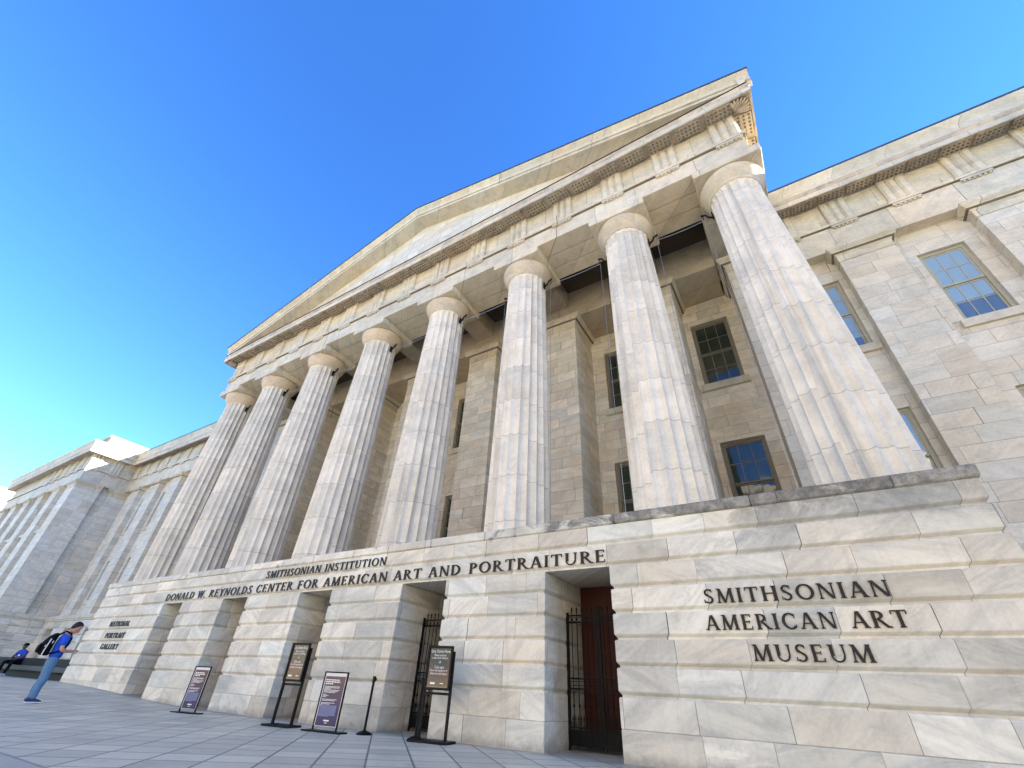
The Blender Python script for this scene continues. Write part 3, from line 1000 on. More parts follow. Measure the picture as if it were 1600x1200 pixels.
for a, b in bw_:
    fm, pm, sl, w, h = WIN['low']
    wn = link('window', None, mus); wn.location = ((a + b) / 2, 5.75, 0.3)
    f = link('frame', fm, wn); f.scale = (1.1, 1, 0.98); p = link('pane', pm, wn); p.scale = (1.1, 1, 0.98)
# body of the building behind the walls, wing roofs
mb = MB()
mb.box(-64.4, 70, 9.2, 40, 0, 18.3)
mb.box(-14.3, 14.3, 6.7, 9.19, 0, 18.3)
mb.build('rear_block', M['wall'], mus)
mb = MB()
def wing_roof(xa, xb, ya, zb=19.0):
    e = ya - 0.80
    mb.add([(xa, e, zb + 0.004), (xb, e, zb + 0.004), (xb, 22, zb + 3.2), (xa, 22, zb + 3.2), (xa, e, zb + 0.085), (xb, e, zb + 0.085), (xb, 22, zb + 3.285), (xa, 22, zb + 3.285)],
           [(0, 1, 2, 3), (4, 5, 6, 7), (0, 1, 5, 4), (1, 2, 6, 5), (2, 3, 7, 6), (3, 0, 4, 7)])
wing_roof(EX + 0.86, 70, WD)
mb.build('wing_roof', M['roof'], mus); mb = MB()
wing_roof(PAVX - 1.5, -EX - 0.86, WD)
mb.build('wing_roof', M['roof'], mus); mb = MB()
mb.box(PAVL - 0.74, PAVX + 0.74, PAVY - 0.74, 14, 18.955, 19.03)
mb.build('wing_roof', M['roof'], mus)
# back closing walls above the bay walls
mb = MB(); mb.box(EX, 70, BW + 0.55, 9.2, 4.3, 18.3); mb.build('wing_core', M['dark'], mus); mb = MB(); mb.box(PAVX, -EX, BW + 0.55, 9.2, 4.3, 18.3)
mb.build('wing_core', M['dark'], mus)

# ---- cables of the bird netting between the columns
YK = 1.36
for i in range(7):
    xa = COLS[i] + 0.80; xb = COLS[i + 1] - 0.80
    brackets = []
    for x, sx in ((xa, 1), (xb, -1)):
        mb = MB()
        mb.box(x - 0.02, x + 0.02, YK - 0.06, YK + 0.06, 14.35, 14.66)
        mb.tube([(x, YK, 14.40), (x + sx * 0.13, YK, 14.50), (x + sx * 0.2, YK, 14.66), (x + sx * 0.34, YK, 14.72)], 0.035, 8)
        mb.tube([(x + sx * 0.30, YK, 14.70), (x + sx * 0.30, YK, 14.42)], 0.012, 6)
        mb.build('bracket', M['blackmetal'], mus)
    mb = MB()
    p = []
    for s in range(9):
        t = s / 8
        p.append((xa + 0.30 + (xb - xa - 0.6) * t, YK, 14.42 - 0.05 * math.sin(PI * t)))
    mb.tube(p, 0.011, 6)
    mb.build('netting_cable', M['steel'], mus)
    for x in (xa + 0.28, xb - 0.28):
        if i in (0,): continue
        mb = MB()
        mb.tube([(x, YK, 14.42), (x + 0.02, YK - 0.1, 4.35)], 0.008, 5)
        mb.lathe([(0.02, 4.30), (0.035, 4.32), (0.03, 4.45), (0.014, 4.5), (0.02, 4.56), (0.028, 4.62), (0.01, 4.68)], x + 0.02, YK - 0.1, 8)
        mb.build('guy_wire', M['steel'], mus)

# ================================================================== lettering
TH, TN, SR = 0.175, 0.085, 0.055
def glyph(ch):
    """list of polygons for a Roman capital of height 1, and its advance width"""
    P = []
    def rect(x0, x1, y0, y1): P.append([(x0, y0), (x1, y0), (x1, y1), (x0, y1)])
    def serif(xc, w, y, up):
        s = SR
        y0, y1 = (y, y + s) if up else (y - s, y)
        k = 0.035
        if up: P.append([(xc - w, y), (xc + w, y), (xc + w, y + s * 0.6), (xc + w * 0.55, y + s * 1.5), (xc - w * 0.55, y + s * 1.5), (xc - w, y + s * 0.6)])
        else: P.append([(xc - w, y - s * 0.6), (xc - w * 0.55, y - s * 1.5), (xc + w * 0.55, y - s * 1.5), (xc + w, y - s * 0.6), (xc + w, y), (xc - w, y)])
    def stem(x, w=TH, y0=0.0, y1=1.0, s=0.15, top=True, bot=True):
        rect(x - w / 2, x + w / 2, y0, y1)
        if bot: serif(x, s, y0, True)
        if top: serif(x, s, y1, False)
    def diag(x0, y0, x1, y1, w): P.append([(x0 - w / 2, y0), (x0 + w / 2, y0), (x1 + w / 2, y1), (x1 - w / 2, y1)])
    def arc(cx, cy, rx, ry, a0, a1, n=14, thick=TH, thin=TN):
        for k in range(n):
            q = []
            for a, o in ((k, 0), (k + 1, 0), (k + 1, 1), (k, 1)):
                t = R(a0 + (a1 - a0) * a / n)
                w = thin + (thick - thin) * abs(math.cos(t))
                q.append((cx + (rx - (w if o else 0)) * math.cos(t), cy + (ry - (w if o else 0)) * math.sin(t)))
            P.append(q)
    if ch == 'A':
        diag(0.12, 0, 0.40, 1.0, TN + 0.01); diag(0.74, 0, 0.44, 1.0, TH + 0.01); rect(0.22, 0.62, 0.30, 0.365)
        serif(0.12, 0.12, 0, True); serif(0.74, 0.15, 0, True); return P, 0.88
    if ch == 'C':
        arc(0.48, 0.5, 0.44, 0.52, 48, 312, 22); rect(0.72, 0.78, 0.68, 0.93); rect(0.73, 0.78, 0.10, 0.26); return P, 0.86
    if ch == 'D':
        stem(0.17, s=0.13); arc(0.30, 0.5, 0.53, 0.5, -90, 90, 16); rect(0.17, 0.32, 0.93, 1.0); rect(0.17, 0.32, 0, 0.07); return P, 0.92
    if ch == 'E':
        stem(0.17, s=0.13); rect(0.2, 0.60, 0.935, 1.0); rect(0.2, 0.52, 0.48, 0.545); rect(0.2, 0.63, 0, 0.065)
        rect(0.55, 0.60, 0.80, 0.935); rect(0.48, 0.52, 0.41, 0.61); rect(0.585, 0.64, 0.065, 0.22); return P, 0.73
    if ch == 'F':
        stem(0.17); rect(0.2, 0.60, 0.935, 1.0); rect(0.2, 0.52, 0.47, 0.535); rect(0.55, 0.60, 0.80, 0.935); rect(0.48, 0.52, 0.40, 0.60); return P, 0.68
    if ch == 'G':
        arc(0.48, 0.5, 0.44, 0.52, 48, 320, 22); rect(0.72, 0.78, 0.68, 0.93); stem(0.79, y0=0.05, y1=0.44, s=0.13, bot=False); return P, 0.95
    if ch == 'I':
        stem(0.17); return P, 0.36
    if ch == 'L':
        stem(0.17); rect(0.2, 0.62, 0, 0.065); rect(0.575, 0.63, 0.065, 0.25); return P, 0.70
    if ch == 'H':
        stem(0.17); stem(0.74); rect(0.2, 0.7, 0.48, 0.545); return P, 0.93
    if ch == 'M':
        diag(0.14, 0, 0.20, 1.0, TN); diag(0.50, 0.0, 0.20, 1.0, TH); diag(0.50, 0.0, 0.84, 1.0, TN); diag(0.92, 0, 0.86, 1.0, TH)
        serif(0.14, 0.11, 0, True); serif(0.92, 0.15, 0, True); serif(0.16, 0.11, 1.0, False); serif(0.88, 0.12, 1.0, False); return P, 1.08
    if ch == 'N':
        stem(0.15, TN, s=0.11); stem(0.77, TN, top=True, bot=False, s=0.11); diag(0.73, 0.0, 0.17, 1.0, TH); return P, 0.92
    if ch == 'O':
        arc(0.5, 0.5, 0.47, 0.52, 0, 360, 30); return P, 1.0
    if ch == 'P':
        stem(0.17); arc(0.30, 0.73, 0.34, 0.27, -90, 90, 14, TH * 0.95, 0.06); rect(0.17, 0.32, 0.94, 1.0); rect(0.17, 0.32, 0.46, 0.52); return P, 0.70
    if ch == 'R':
        stem(0.17); arc(0.30, 0.74, 0.33, 0.26, -90, 90, 14, TH * 0.95, 0.06); rect(0.17, 0.32, 0.94, 1.0); rect(0.17, 0.32, 0.48, 0.54)
        diag(0.74, 0.0, 0.36, 0.50, TH); serif(0.78, 0.12, 0, True); return P, 0.85
    if ch == 'S':
        arc(0.33, 0.745, 0.26, 0.275, 40, 250, 14, 0.13, 0.08); arc(0.31, 0.26, 0.28, 0.28, -140, 70, 14, 0.13, 0.08)
        P.append([(0.13, 0.62), (0.22, 0.70), (0.52, 0.42), (0.44, 0.32)]); rect(0.50, 0.55, 0.76, 0.97); rect(0.04, 0.09, 0.03, 0.26); return P, 0.66
    if ch == 'T':
        stem(0.40, top=False); rect(0.04, 0.76, 0.93, 1.0); rect(0.03, 0.085, 0.76, 0.96); rect(0.715, 0.77, 0.76, 0.96); return P, 0.80
    if ch == 'U':
        rect(0.10, 0.10 + TH, 0.34, 1.0); serif(0.17, 0.15, 1.0, False); rect(0.70, 0.70 + TN, 0.34, 1.0); serif(0.735, 0.11, 1.0, False)
        arc(0.435, 0.34, 0.335, 0.36, 180, 360, 16, 0.10, TN); return P, 0.90
    if ch == 'W':
        diag(0.36, 0, 0.12, 1.0, TH); diag(0.36, 0, 0.60, 1.0, TN); diag(0.84, 0, 0.60, 1.0, TH); diag(0.84, 0, 1.06, 1.0, TN)
        serif(0.12, 0.14, 1.0, False); serif(0.60, 0.12, 1.0, False); serif(1.06, 0.11, 1.0, False); return P, 1.16
    if ch == 'Y':
        diag(0.42, 0.46, 0.14, 1.0, TH); diag(0.42, 0.46, 0.70, 1.0, TN); stem(0.42, y1=0.5, top=False); serif(0.14, 0.13, 1.0, False); serif(0.70, 0.11, 1.0, False); return P, 0.82
    if ch == '.':
        P.append([(0.17 + 0.09 * math.cos(k * PI / 4), 0.085 + 0.085 * math.sin(k * PI / 4)) for k in range(8)]); return P, 0.34
    return P, 0.42
def text_line(text, x0, x1, zb, h, parent, track=0.12, depth=0.020, y=-0.012):
    gl = [glyph(c) for c in text]
    total = sum(a for _, a in gl) + track * (len(text) - 1)
    sx = (x1 - x0) / total
    line = link('text_line', None, parent); cur = 0.0
    for (polys, adv) in gl:
        mb = MB()
        for k, poly in enumerate(polys):
            e = (k % 7) * 0.0004
            mb.prism([(x0 + (cur + px) * sx, zb + pz * h) for px, pz in poly], y - depth - e, y)
        if polys: mb.build('letter', M['bronze'], line)
        cur += adv + track
    return line
e = empty('lettering', (12.7, 0, 0))
tag(e, 'three lines of dark bronze capitals on the right end pier beside the gated doorway', 'lettering', 'bronze lettering on the base wall')
for t, a, b, z in (('SMITHSONIAN', 11.36, 14.15, 2.405), ('AMERICAN ART', 11.31, 14.23, 1.975), ('MUSEUM', 11.97, 13.64, 1.52)):
    text_line(t, a - 12.7, b - 12.7, z, 0.235, e)
e = empty('lettering', (0, 0, 0))
tag(e, 'two long lines of dark bronze capitals running over the row of doorways', 'lettering', 'bronze lettering on the base wall')
text_line('SMITHSONIAN INSTITUTION', -2.93, 2.86, 3.735, 0.225, e)
text_line('DONALD W. REYNOLDS CENTER FOR AMERICAN ART AND PORTRAITURE', -9.53, 9.54, 3.285, 0.255, e)
e = empty('lettering', (-12.6, 0, 0))
tag(e, 'three short lines of dark bronze capitals on the far left end pier', 'lettering', 'bronze lettering on the base wall')
for t, a, b, z in (('NATIONAL', -13.62, -11.72, 2.425), ('PORTRAIT', -13.50, -11.68, 1.985), ('GALLERY', -13.42, -11.78, 1.575)):
    text_line(t, a + 12.6, b + 12.6, z, 0.20, e)

# ================================================================== signs and posts
def poster_mat(name, stops, rough=0.18, coat=0.6):
    n = N(name)
    tc = n.node('ShaderNodeTexCoord')
    x, y, z = n.sep(tc.outputs['Generated'])
    r = n.node('ShaderNodeValToRGB')
    el = r.color_ramp.elements
    el[0].position, el[0].color = stops[0][0], stops[0][1] + (1,)
    el[1].position, el[1].color = stops[-1][0], stops[-1][1] + (1,)
    for p, c in stops[1:-1]:
        q = el.new(p); q.color = c + (1,)
    n.put(r.inputs[0], z)
    n.p.inputs['Coat Weight'].default_value = coat
    n.p.inputs['Coat Roughness'].default_value = 0.05
    return n.finish(r.outputs[0], rough, 0.5)
M['purple'] = poster_mat('purple printed poster', [(0.0, (0.016, 0.013, 0.075)), (0.35, (0.03, 0.02, 0.085)), (0.5, (0.055, 0.03, 0.07)), (0.85, (0.075, 0.03, 0.045)), (1.0, (0.08, 0.04, 0.05))], 0.4, 0.1)
M['brown'] = poster_mat('dark printed poster', [(0.0, (0.16, 0.10, 0.055)), (0.06, (0.045, 0.022, 0.018)), (0.25, (0.055, 0.025, 0.022)), (0.45, (0.10, 0.025, 0.022)), (0.52, (0.02, 0.02, 0.024)), (1.0, (0.02, 0.02, 0.022))], 0.12, 0.3)
M['print'] = plain('white print', (0.75, 0.74, 0.72), 0.5, 0.3, var=0.03)
M['bluetext'] = plain('pale blue print', (0.24, 0.27, 0.46), 0.5, 0.3, var=0.03)
M['paper'] = plain('white sleeve', (0.62, 0.60, 0.62), 0.4, 0.4, var=0.05)

def text_mesh(text, size):
    cu = bpy.data.curves.new('words', 'FONT')
    cu.body = text; cu.size = size; cu.align_x = 'CENTER'; cu.resolution_u = 2
    ob = bpy.data.objects.new('words', cu)
    C.objects.link(ob)
    dg = bpy.context.evaluated_depsgraph_get()
    me = bpy.data.meshes.new_from_object(ob.evaluated_get(dg))
    bpy.data.objects.remove(ob); bpy.data.curves.remove(cu)
    return me
def dash_lines(mb, x0, z, widths, h, y):
    for (a, b) in widths: mb.box(x0 + a, x0 + b, y - 0.0012, y, z, z + h)

def low_sign(loc, rz, label, seed, W2=0.30):
    """floor poster stand: two thin posts, wide flat foot, tall printed sheet"""
    root = empty('poster_stand', loc, rz)
    tag(root, label, 'sign', 'purple poster stands')
    H = 1.10; q = W2 / 0.39
    mb = MB()
    for sx in (-1, 1): mb.box(sx * W2 - 0.014, sx * W2 + 0.014, -0.016, 0.016, 0.03, H)
    mb.box(-W2 + 0.0145, W2 - 0.0145, -0.014, 0.014, H - 0.026, H)
    mb.build('frame', M['blackmetal'], root)
    mb = MB(); mb.bbox(-1.62 * W2, 1.62 * W2, -0.14, 0.14, 0.0, 0.03, 0.008)
    mb.build('base', M['blackmetal'], root)
    mb = MB(); mb.box(-W2 + 0.015, W2 - 0.015, -0.004, 0.004, 0.10, H - 0.03)
    mb.build('sleeve', M['paper'], root)
    mb = MB(); mb.box(-W2 + 0.04, W2 - 0.04, -0.008, -0.0045, 0.11, H - 0.09)
    po = mb.build('poster', M['purple'], root)
    r = random.Random(seed)
    mb = MB(); x0 = -W2 + 0.07
    z = 0.93
    for k, wd in enumerate((0.46, 0.50, 0.26)):
        s = 0.0; wd *= q
        while s < wd:
            w = r.uniform(0.03, 0.09); mb.box(x0 + s, x0 + min(s + w, wd), -0.0095, -0.0085, z, z + 0.02); s += w + 0.012
        z -= 0.036
    z -= 0.012
    for k in range(17):
        wd = (0.52, 0.5, 0.22, 0.54, 0.48, 0.40, 0, 0.12, 0.20, 0.11, 0, 0.50, 0.44, 0, 0.46, 0.30, 0.05)[k] * q
        s = 0.0
        while s < wd:
            w = r.uniform(0.015, 0.06); mb.box(x0 + s, x0 + min(s + w, wd), -0.0095, -0.0085, z, z + 0.010); s += w + 0.008
        z -= 0.0215
    mb.box(-0.075, 0.075, -0.0095, -0.0085, 0.19, 0.215); mb.box(-0.035, 0.035, -0.0095, -0.0085, 0.155, 0.167)
    mb.build('print', M['print'], po)
    mb = MB(); z = 0.46
    for k in range(11):
        s = 0.0; wd = (0.56 if k < 10 else 0.36) * q
        while s < wd:
            w = r.uniform(0.02, 0.07); mb.box(x0 - 0.01 + s, x0 - 0.01 + min(s + w, wd), -0.0095, -0.0085, z, z + 0.010); s += w + 0.007
        z -= 0.0185
    mb.build('print', M['bluetext'], po)
    return root

def tall_sign(loc, rz, label, W2=0.29):
    """tall black stand: two posts on a flat plate, framed poster in the upper half"""
    root = empty('poster_stand', loc, rz)
    tag(root, label, 'sign', 'tall black sign stands')
    H = 1.67
    mb = MB()
    for sx in (-1, 1):
        mb.bbox(sx * W2 - 0.022, sx * W2 + 0.022, -0.03, 0.03, 0.045, H - 0.10, 0.004)
    mb.bbox(-W2 + 0.023, W2 - 0.023, -0.02, 0.02, 0.785, 0.83, 0.004)
    mb.build('post', M['blackmetal'], root)
    mb = MB(); mb.bbox(-1.45 * W2, 1.45 * W2, -0.22, 0.22, 0.0, 0.045, 0.012)
    mb.build('base', M['blackmetal'], root)
    mb = MB(); z0, z1 = 0.865, H
    y0, y1 = -0.075, -0.031
    b = 0.045
    mb.bbox(-W2, -W2 + b, y0, y1, z0, z1, 0.004); mb.bbox(W2 - b, W2, y0, y1, z0, z1, 0.004)
    mb.bbox(-W2 + b, W2 - b, y0, y1, z1 - b, z1, 0.004); mb.bbox(-W2 + b, W2 - b, y0, y1, z0, z0 + b, 0.004)
    mb.box(-W2 + b, W2 - b, -0.045, y1 - 0.002, z0 + b, z1 - b)
    fr_ = mb.build('poster_frame', M['blackmetal'], root)
    for sx in (-1, 1):
        mb2 = MB(); mb2.lathe([(0.016, 0.0), (0.018, 0.008), (0.010, 0.014)], 0, 0, 10)
        k = mb2.build('clip', M['steel'], root); k.location = (sx * W2 * 0.73, -0.022, 0.845); k.rotation_euler.x = PI / 2
    mb = MB(); mb.box(-W2 + b, W2 - b, -0.050, -0.0455, z0 + b, z1 - b)
    po = mb.build('poster', M['brown'], root)
    top = z1 - b
    lines = [('Line Starts Here', 0.082, 0.085), ('Please maintain', 0.055, 0.15), ('a safe social distance', 0.055, 0.20), ('\u2192', 0.09, 0.29),
             ('Cola aqu\u00ed', 0.07, 0.375), ('Favor de mantener el', 0.055, 0.43), ('distancia social segura', 0.055, 0.485)]
    for txt, sz, dz in lines:
        try:
            me = text_mesh(txt, sz)
        except Exception:
            continue
        me.materials.clear(); me.materials.append(M['print'])
        t = link('print', me, po)
        xsz = max(v.co.x for v in me.vertices) - min(v.co.x for v in me.vertices) if len(me.vertices) else 1
        f = min(W2 / 0.355, 1.55 * W2 / max(xsz, 0.01))
        t.location = (0, -0.0515, top - dz); t.rotation_euler.x = PI / 2; t.scale = (f, 1, 1)
    mb = MB(); zb = z0 + b
    mb.box(-0.17, -0.06, -0.0515, -0.0505, zb + 0.055, zb + 0.09); mb.box(0.06, 0.14, -0.0515, -0.0505, zb + 0.065, zb + 0.08)
    mb.build('print', M['print'], po)
    return root
low_sign((-2.52, -1.17, 0.0), R(14), 'purple poster on a low black floor stand, farthest left of the signs', 11, 0.285)
low_sign((3.26, -1.19, 0.0), R(9), 'purple poster on a low black floor stand left of the single belt post', 12, 0.325)
tall_sign((1.80, -1.22, 0.0), R(12), 'tall black sign stand with a shiny dark poster between the two purple posters', 0.275)
tall_sign((5.80, -0.60, 0.0), R(11), 'tall black sign stand with white lettering by the nearer half hidden gate', 0.305)

def belt_post(loc, label):
    root = empty('belt_post', loc)
    tag(root, label, 'post', 'black belt posts')
    mb = MB(); mb.lathe([(0.165, 0.0), (0.17, 0.012), (0.155, 0.03), (0.10, 0.055), (0.045, 0.07), (0.035, 0.08)], 0, 0, 28)
    mb.build('base', M['blackmetal'], root, True)
    mb = MB(); mb.lathe([(0.027, 0.07), (0.027, 0.94)], 0, 0, 18)
    mb.build('pole', M['blackmetal'], root, True)
    mb = MB(); mb.lathe([(0.030, 0.94), (0.035, 0.945), (0.035, 1.04), (0.031, 1.055), (0.022, 1.06)], 0, 0, 18)
    mb.bbox(0.02, 0.06, -0.022, 0.022, 0.965, 1.03, 0.004)
    mb.build('belt_head', M['blackmetal'], root, True)
belt_post((4.0, -0.72, 0), 'slim black belt post standing alone with a round foot, right of a purple poster')
belt_post((5.30, -0.52, 0), 'black belt post tucked close behind the sign by the gate')

# ================================================================== bench by the left wing
bench = empty('bench', (-28, 0.45, ground_z(-28)))
tag(bench, 'long low dark granite bench running along the left wing', 'bench')
mb = MB(); mb.box(-12, 11.9, 0.20, 0.9, -0.3, 0.30)
mb.build('plinth', M['granited'], bench)
mb = MB(); mb.bbox(-12, 11.9, -0.05, 0.9, 0.30, 0.52, 0.015)
mb.build('seat', M['granite'], bench)
mb = MB(); mb.bbox(-12, 11.9, 0.45, 0.9, 0.521, 0.86, 0.015)
mb.build('backrest', M['granited'], bench)

# ================================================================== people
SKIN = plain('skin', (0.48, 0.26, 0.18), 0.5, 0.4, var=0.06)
SKIND = plain('dark skin', (0.10, 0.055, 0.035), 0.5, 0.4, var=0.06)
SHIRT = plain('royal blue cotton', (0.018, 0.085, 0.52), 0.85, 0.2, var=0.15, scale=14, bump=0.7, bdist=0.06)
SHIRT2 = plain('blue polo', (0.015, 0.06, 0.42), 0.85, 0.2, var=0.15, scale=14, bump=0.7, bdist=0.06)
JEANS = plain('faded denim', (0.09, 0.18, 0.31), 0.85, 0.2, var=0.35, scale=7, bump=0.7, bdist=0.06)
BLACKC = plain('black cloth', (0.004, 0.0045, 0.007), 0.85, 0.12, var=0.3, scale=10, bump=0.7, bdist=0.06)
HAIR = plain('dark brown hair', (0.018, 0.012, 0.009), 0.6, 0.3, var=0.4, scale=40)
SHOE = plain('navy trainers', (0.015, 0.03, 0.09), 0.6, 0.3, var=0.2)
SOLE = plain('white sole', (0.7, 0.7, 0.7), 0.6, 0.3, var=0.05)

def skin_obj(name, joints, mat, parent, sub=2, root=None):
    """joints: {key:(pos, radius or (rx,ry), parent key)} -> one continuous skinned surface"""
    keys = list(joints)
    idx = {k: i for i, k in enumerate(keys)}
    me = bpy.data.meshes.new(name)
    me.from_pydata([joints[k][0] for k in keys], [(idx[k], idx[joints[k][2]]) for k in keys if joints[k][2]], [])
    ob = link(name, me, parent)
    sk = ob.modifiers.new('skin', 'SKIN'); sk.use_smooth_shade = True
    for k in keys:
        r = joints[k][1]
        me.skin_vertices[0].data[idx[k]].radius = (r, r) if not isinstance(r, tuple) else r
        me.skin_vertices[0].data[idx[k]].use_root = joints[k][2] is None
    ss = ob.modifiers.new('sub', 'SUBSURF'); ss.levels = sub; ss.render_levels = sub
    me.materials.append(mat)
    return ob
def freeze(ob):
    dg = bpy.context.evaluated_depsgraph_get()
    me = bpy.data.meshes.new_from_object(ob.evaluated_get(dg))
    me.name = ob.name
    ob.modifiers.clear(); ob.data = me
    for p in me.polygons: p.use_smooth = True
    return ob
def blob(name, pts, mat, parent, sub=2):
    """lofted elliptical sections: (x,y,z,rx,ry)"""
    mb = MB(); seg = 14; vs = []; fs = []
    for x, y, z, rx, ry in pts:
        for k in range(seg):
            a = 2 * PI * k / seg
            vs.append((x + rx * math.cos(a), y + ry * math.sin(a), z))
    L = len(pts)
    for i in range(L - 1):
        for k in range(seg):
            k2 = (k + 1) % seg
            fs.append((i * seg + k, i * seg + k2, (i + 1) * seg + k2, (i + 1) * seg + k))
    fs.append(tuple(reversed(range(seg)))); fs.append(tuple((L - 1) * seg + k for k in range(seg)))
    mb.add(vs, fs)
    ob = mb.build(name, mat, parent, True)
    ss = ob.modifiers.new('sub', 'SUBSURF'); ss.levels = 1; ss.render_levels = 1
    return ob

# --- standing man looking down at what he holds, faces +x
MX, MY = -4.95, -3.95
man = empty('person', (MX, MY, ground_z(MX, MY)), R(80))
man.scale = (1.08, 1.12, 1.05)
HC = Vector((0.07, 0, 1.60))
def hd(x, y, z, a=R(30)):
    dx, dz = x - HC.x, z - HC.z
    return (HC.x + dx * math.cos(a) + dz * math.sin(a), y, HC.z - dx * math.sin(a) + dz * math.cos(a))
tag(man, 'man in blue t-shirt and jeans standing with bowed head and a black backpack', 'person')
J = {}
def j(k, p, r, par): J[k] = (p, r, par)
j('hip', (0.0, 0.0, 0.95), (0.10, 0.08), None)
j('waist', (0.0, 0, 1.08), (0.095, 0.075), 'hip'); j('chest', (0.0, 0, 1.28), (0.11, 0.08), 'waist'); j('sho', (-0.01, 0, 1.42), (0.09, 0.065), 'chest')
j('neck', (0.02, 0, 1.51), 0.058, 'sho'); j('nape', (0.055, 0, 1.58), 0.060, 'neck')
for s, n in ((1, 'l'), (-1, 'r')):
    j('shj' + n, (0.0, 0.15 * s, 1.37), 0.038, 'sho'); j('arm' + n, (0.01, 0.20 * s, 1.26), 0.045, 'shj' + n); j('elb' + n, (0.03, 0.225 * s, 1.12), 0.050, 'arm' + n)
    j('fore' + n, (0.12, 0.17 * s, 1.10), 0.045, 'elb' + n); j('wri' + n, (0.25, 0.09 * s, 1.10), 0.032, 'fore' + n); j('palm' + n, (0.32, 0.045 * s, 1.12), 0.036, 'wri' + n)
    j('thi' + n, (0.0, 0.09 * s, 0.84), 0.07, 'hip'); j('kne' + n, (0.02, 0.10 * s, 0.49), 0.05, 'thi' + n)
    j('cal' + n, (-0.01, 0.105 * s, 0.34), 0.048, 'kne' + n); j('ank' + n, (-0.02, 0.105 * s, 0.09), 0.040, 'cal' + n); j('toe' + n, (0.11, 0.115 * s, 0.05), 0.03, 'ank' + n)
body = freeze(skin_obj('body', J, SKIN, man))
def join_head(body, secs, fn):
    """add the head's lofted surface to the body mesh, rooted on the neck"""
    import bmesh
    tmp = blob('head', secs, SKIN, None)
    for v in tmp.data.vertices: v.co = fn(*v.co)
    freeze(tmp)
    bm = bmesh.new(); bm.from_mesh(body.data); bm.from_mesh(tmp.data); bm.to_mesh(body.data); bm.free()
    bpy.data.objects.remove(tmp)
    for p in body.data.polygons: p.use_smooth = True
join_head(body, [(0.128, 0, 1.528, 0.022, 0.022), (0.126, 0, 1.545, 0.058, 0.046), (0.116, 0, 1.58, 0.088, 0.062), (0.106, 0, 1.62, 0.101, 0.071), (0.100, 0, 1.66, 0.105, 0.077),
          (0.096, 0, 1.70, 0.106, 0.079), (0.091, 0, 1.74, 0.098, 0.074), (0.088, 0, 1.77, 0.076, 0.058), (0.088, 0, 1.788, 0.03, 0.025)], hd)
def fingers(parent, base, direction, side, mat):
    """four fingers and a thumb, curled, each its own tapered chain"""
    mb = MB()
    bx, by, bz = base
    for k in range(4):
        y = by + side * (0.027 - 0.018 * k)
        L = (0.062, 0.07, 0.066, 0.052)[k]
        mb.tube([(bx, y, bz), (bx + L * 0.5, y, bz + 0.004), (bx + L * 0.85, y - side * 0.004, bz - 0.014), (bx + L, y - side * 0.006, bz - 0.032)], [0.0095, 0.009, 0.008, 0.006], 7)
    mb.tube([(bx - 0.03, by - side * 0.035, bz + 0.005), (bx, by - side * 0.058, bz + 0.018), (bx + 0.03, by - side * 0.055, bz + 0.024)], [0.011, 0.010, 0.007], 7)
    return mb.build('fingers', mat, parent, True)
for s in (1, -1): fingers(man, (0.335, 0.045 * s, 1.125), None, s, SKIN)
# face details
mb = MB()
mb.tube([hd(0.198, 0, 1.65), hd(0.222, 0, 1.615), hd(0.200, 0, 1.603)], [0.010, 0.017, 0.010], 8)
mb.build('nose', SKIN, man, True)
for s in (1, -1):
    mb = MB(); mb.tube([hd(0.105, 0.070 * s, 1.605), hd(0.100, 0.080 * s, 1.63), hd(0.095, 0.078 * s, 1.655)], [0.012, 0.02, 0.015], 8); mb.build('ear', SKIN, man, True)
    mb = MB(); mb.tube([hd(0.186, 0.042 * s, 1.650), hd(0.194, 0.03 * s, 1.653), hd(0.199, 0.018 * s, 1.650)], 0.005, 6); mb.build('eye', HAIR, man, True)
mb = MB(); mb.tube([hd(0.186, -0.026, 1.576), hd(0.200, 0, 1.575), hd(0.186, 0.026, 1.576)], 0.007, 6); mb.build('mouth', SKIN, man, True)
K = {}
def kk(k, p, r, par): K[k] = (p, r, par)
hb = blob('hair', [(0.030, 0, 1.585, 0.035, 0.045), (0.040, 0, 1.61, 0.058, 0.070), (0.050, 0, 1.65, 0.074, 0.084), (0.064, 0, 1.69, 0.092, 0.087), (0.078, 0, 1.725, 0.106, 0.085), (0.084, 0, 1.76, 0.100, 0.074), (0.085, 0, 1.79, 0.072, 0.055), (0.085, 0, 1.806, 0.03, 0.025)], HAIR, man)
for v in hb.data.vertices: v.co = hd(*v.co)
T = {}
def tt(k, p, r, par): T[k] = (p, r, par)
tt('hem', (0.0, 0, 0.90), (0.185, 0.155), None); tt('w', (0.01, 0, 1.05), (0.175, 0.140), 'hem'); tt('c', (0.0, 0, 1.27), (0.185, 0.145), 'w')
tt('s', (-0.01, 0, 1.41), (0.15, 0.12), 'c'); tt('n', (0.012, 0, 1.49), 0.078, 's')
for s, n in ((1, 'l'), (-1, 'r')):
    tt('i' + n, (-0.005, 0.09 * s, 1.415), 0.098, 's'); tt('a' + n, (0.0, 0.165 * s, 1.39), 0.092, 'i' + n); tt('b' + n, (0.012, 0.21 * s, 1.19), 0.082, 'a' + n)
freeze(skin_obj('shirt', T, SHIRT, man))
Q = {}
def qq(k, p, r, par): Q[k] = (p, r, par)
qq('wb', (0.0, 0, 1.03), (0.14, 0.12), None); qq('h', (-0.01, 0, 0.90), (0.155, 0.13), 'wb')
